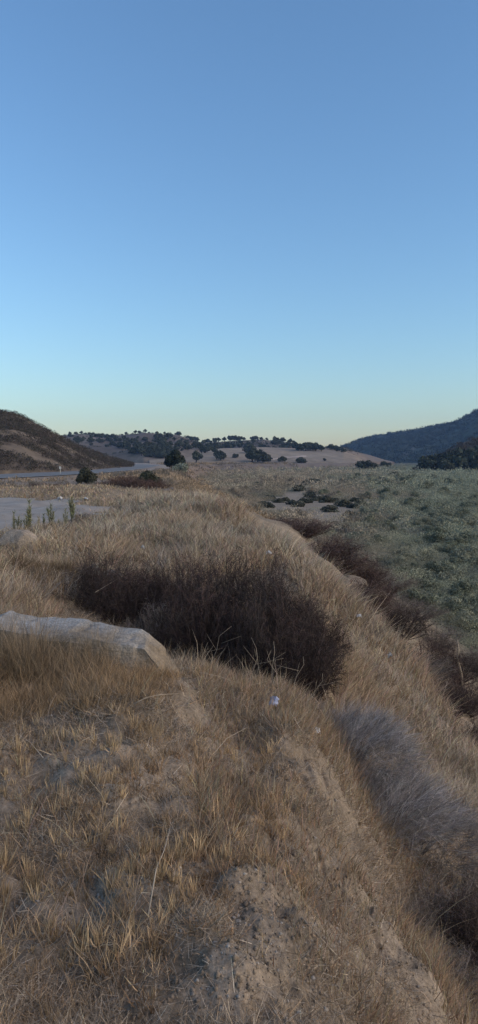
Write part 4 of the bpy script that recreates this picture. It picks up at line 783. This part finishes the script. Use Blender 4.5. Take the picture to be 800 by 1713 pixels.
for (px, Y, dx) in [(330,7.0,.1),(345,7.1,.25),(420,6.2,.05),(455,6.1,.02),(470,6.2,-.08),(490,6.2,.1),(520,6.4,.12),(440,6.3,-.1),(560,8.5,.1),(545,9.0,.08)]:
    b = np.array(at(px, 0, Y)); hh = R.uniform(.3, .5)
    stick('seed_stem', [b, b + [dx * .25, 0, hh * .35], b + [dx * .4, 0, hh * .5], b + [dx * .75 + R.normal(0, .03), 0, hh * .8], b + [dx, 0, hh]], .0028, 'thin pale branched stem standing in front of the dark shrubs', 'stem', forks=[[b + [dx * .4, 0, hh * .5], b + [dx * .4 + R.normal(0, .08), 0, hh * .85]], [b + [dx * .6, 0, hh * .65], b + [dx + R.normal(0, .1), 0, hh * .8]]])
    bpy.context.scene.collection.objects[-1]['group'] = 'pale stems in front of the dark shrubs'
# green weeds at the pull-out edge
def weed(seed, h):
    rg = np.random.default_rng(seed); ps = [tube([(0, 0, -.05), (q_ * .4, .02, h * .5 * f_), (q_, .01, h * f_)], [.010, .008, .004], 6, (.15, .14, .085)) for q_, f_ in ((0, 1), (.09, .8), (-.08, .7))]
    global R; old = R; R = rg; n = 330; t = 1 - rg.uniform(0, .75, n) ** 1.1; k_ = rg.integers(0, 3, n); b = np.stack([np.array([0, .09, -.08])[k_] * t, np.zeros(n), t * h * np.array([1, .8, .7])[k_]], 1)
    d = unit(np.stack([rg.normal(0, 1, n), rg.normal(0, 1, n), .5 + t], 1)); lv = strips(b, d, rdir(n), rg.uniform(.05, .15, n), np.full(n, .02), rdir(n) * .4, varcol((.25, .25, .14), n, .25), 2); R = old
    return mesh_np('stem', *join(ps)), mesh_np('leaves', *lv)
WD = [weed(801 + i, h) for i, h in enumerate([.7, .9, .6])]
for px, py, h, lab in [(24,892,.42,'green weed leftmost in the row at the pull-out edge'),(32,890,.32,'short green weed next to the leftmost one at the pull-out edge'),(50,893,.62,'tallest bushy green weed at the near edge of the pull-out'),(45,894,.35,'thin weed leaning beside the tallest green weed'),
                   (65,890,.3,'faint short weed right of the tallest green weed'),(74,890,.34,'thin dark weed in the middle of the pull-out row'),(86,890,.5,'bushy green weed right of the middle of the pull-out row'),(99,888,.2,'shortest weed, a stub right of the bushy one'),(110,880,.42,'faint brownish weed left of the forked tall weed'),(121,874,.58,'tall fork-topped green weed at the right end of the row')]:
    p = ground_at(px, py, 12)[0]; k = int(R.integers(0, 3)); hh = [.7, .9, .6][k]; s = h / hh
    o = empty('green_weed', p, R.uniform(0, 6), s * 1.1); tag(o, lab, 'weed', 'green weeds at the pull-out edge'); link('stem', WD[k][0], M_plant, o); link('leaves', WD[k][1], M_leaf, o)
# dark little bush at pull-out, roadside marker
put_shrub('greyd', ground_at(142, 870, 14)[0], (.5, .4, .28), 'low grey twiggy plant right of the fork-topped weed', name='low_shrub')
x, y, z = pt(101, 788, 108); z = float(base_h(np.array([x]), np.array([y]))[0])
mk = empty('road_marker', (x, y, z)); tag(mk, 'small white roadside marker panel at the foot of the left hill', 'road marker')
link('post', mesh_np('post', *tube([(0, 0, -.2), (0, 0, .5), (0, 0, .9)], [.04, .04, .04], 8)), M_paint, mk)
me = bpy.data.meshes.new('panel'); bm = bmesh.new(); bmesh.ops.create_cube(bm, size=1); bmesh.ops.scale(bm, vec=(.3, .03, .34), verts=bm.verts); bmesh.ops.translate(bm, vec=(0, -.06, .9), verts=bm.verts); bmesh.ops.bevel(bm, geom=bm.edges[:], offset=.008, segments=1); bm.to_mesh(me); bm.free(); link('panel', me, M_paint, mk)

# ------------------------------------------------------------------ haze
me = bpy.data.meshes.new('haze'); bm = bmesh.new(); bmesh.ops.create_cube(bm, size=1); bmesh.ops.scale(bm, vec=(5200, 5200, 190), verts=bm.verts); bmesh.ops.translate(bm, vec=(0, 500, 190 / 2 - 12), verts=bm.verts); bm.to_mesh(me); bm.free()
hz = bpy.data.objects.new('haze', me); COL.objects.link(hz); tag(hz, 'thin blue evening haze filling the valley air', 'haze', kind='stuff')
m = bpy.data.materials.new('haze_air'); m.use_nodes = True; nt = m.node_tree; nt.nodes.remove(nt.nodes['Principled BSDF']); pv = nt.nodes.new('ShaderNodeVolumePrincipled')
pv.inputs['Color'].default_value = (.36, .58, 1, 1); pv.inputs['Density'].default_value = .00012; pv.inputs['Anisotropy'].default_value = 0.0
nt.links.new(pv.outputs[0], nt.nodes['Material Output'].inputs['Volume']); me.materials.append(m)
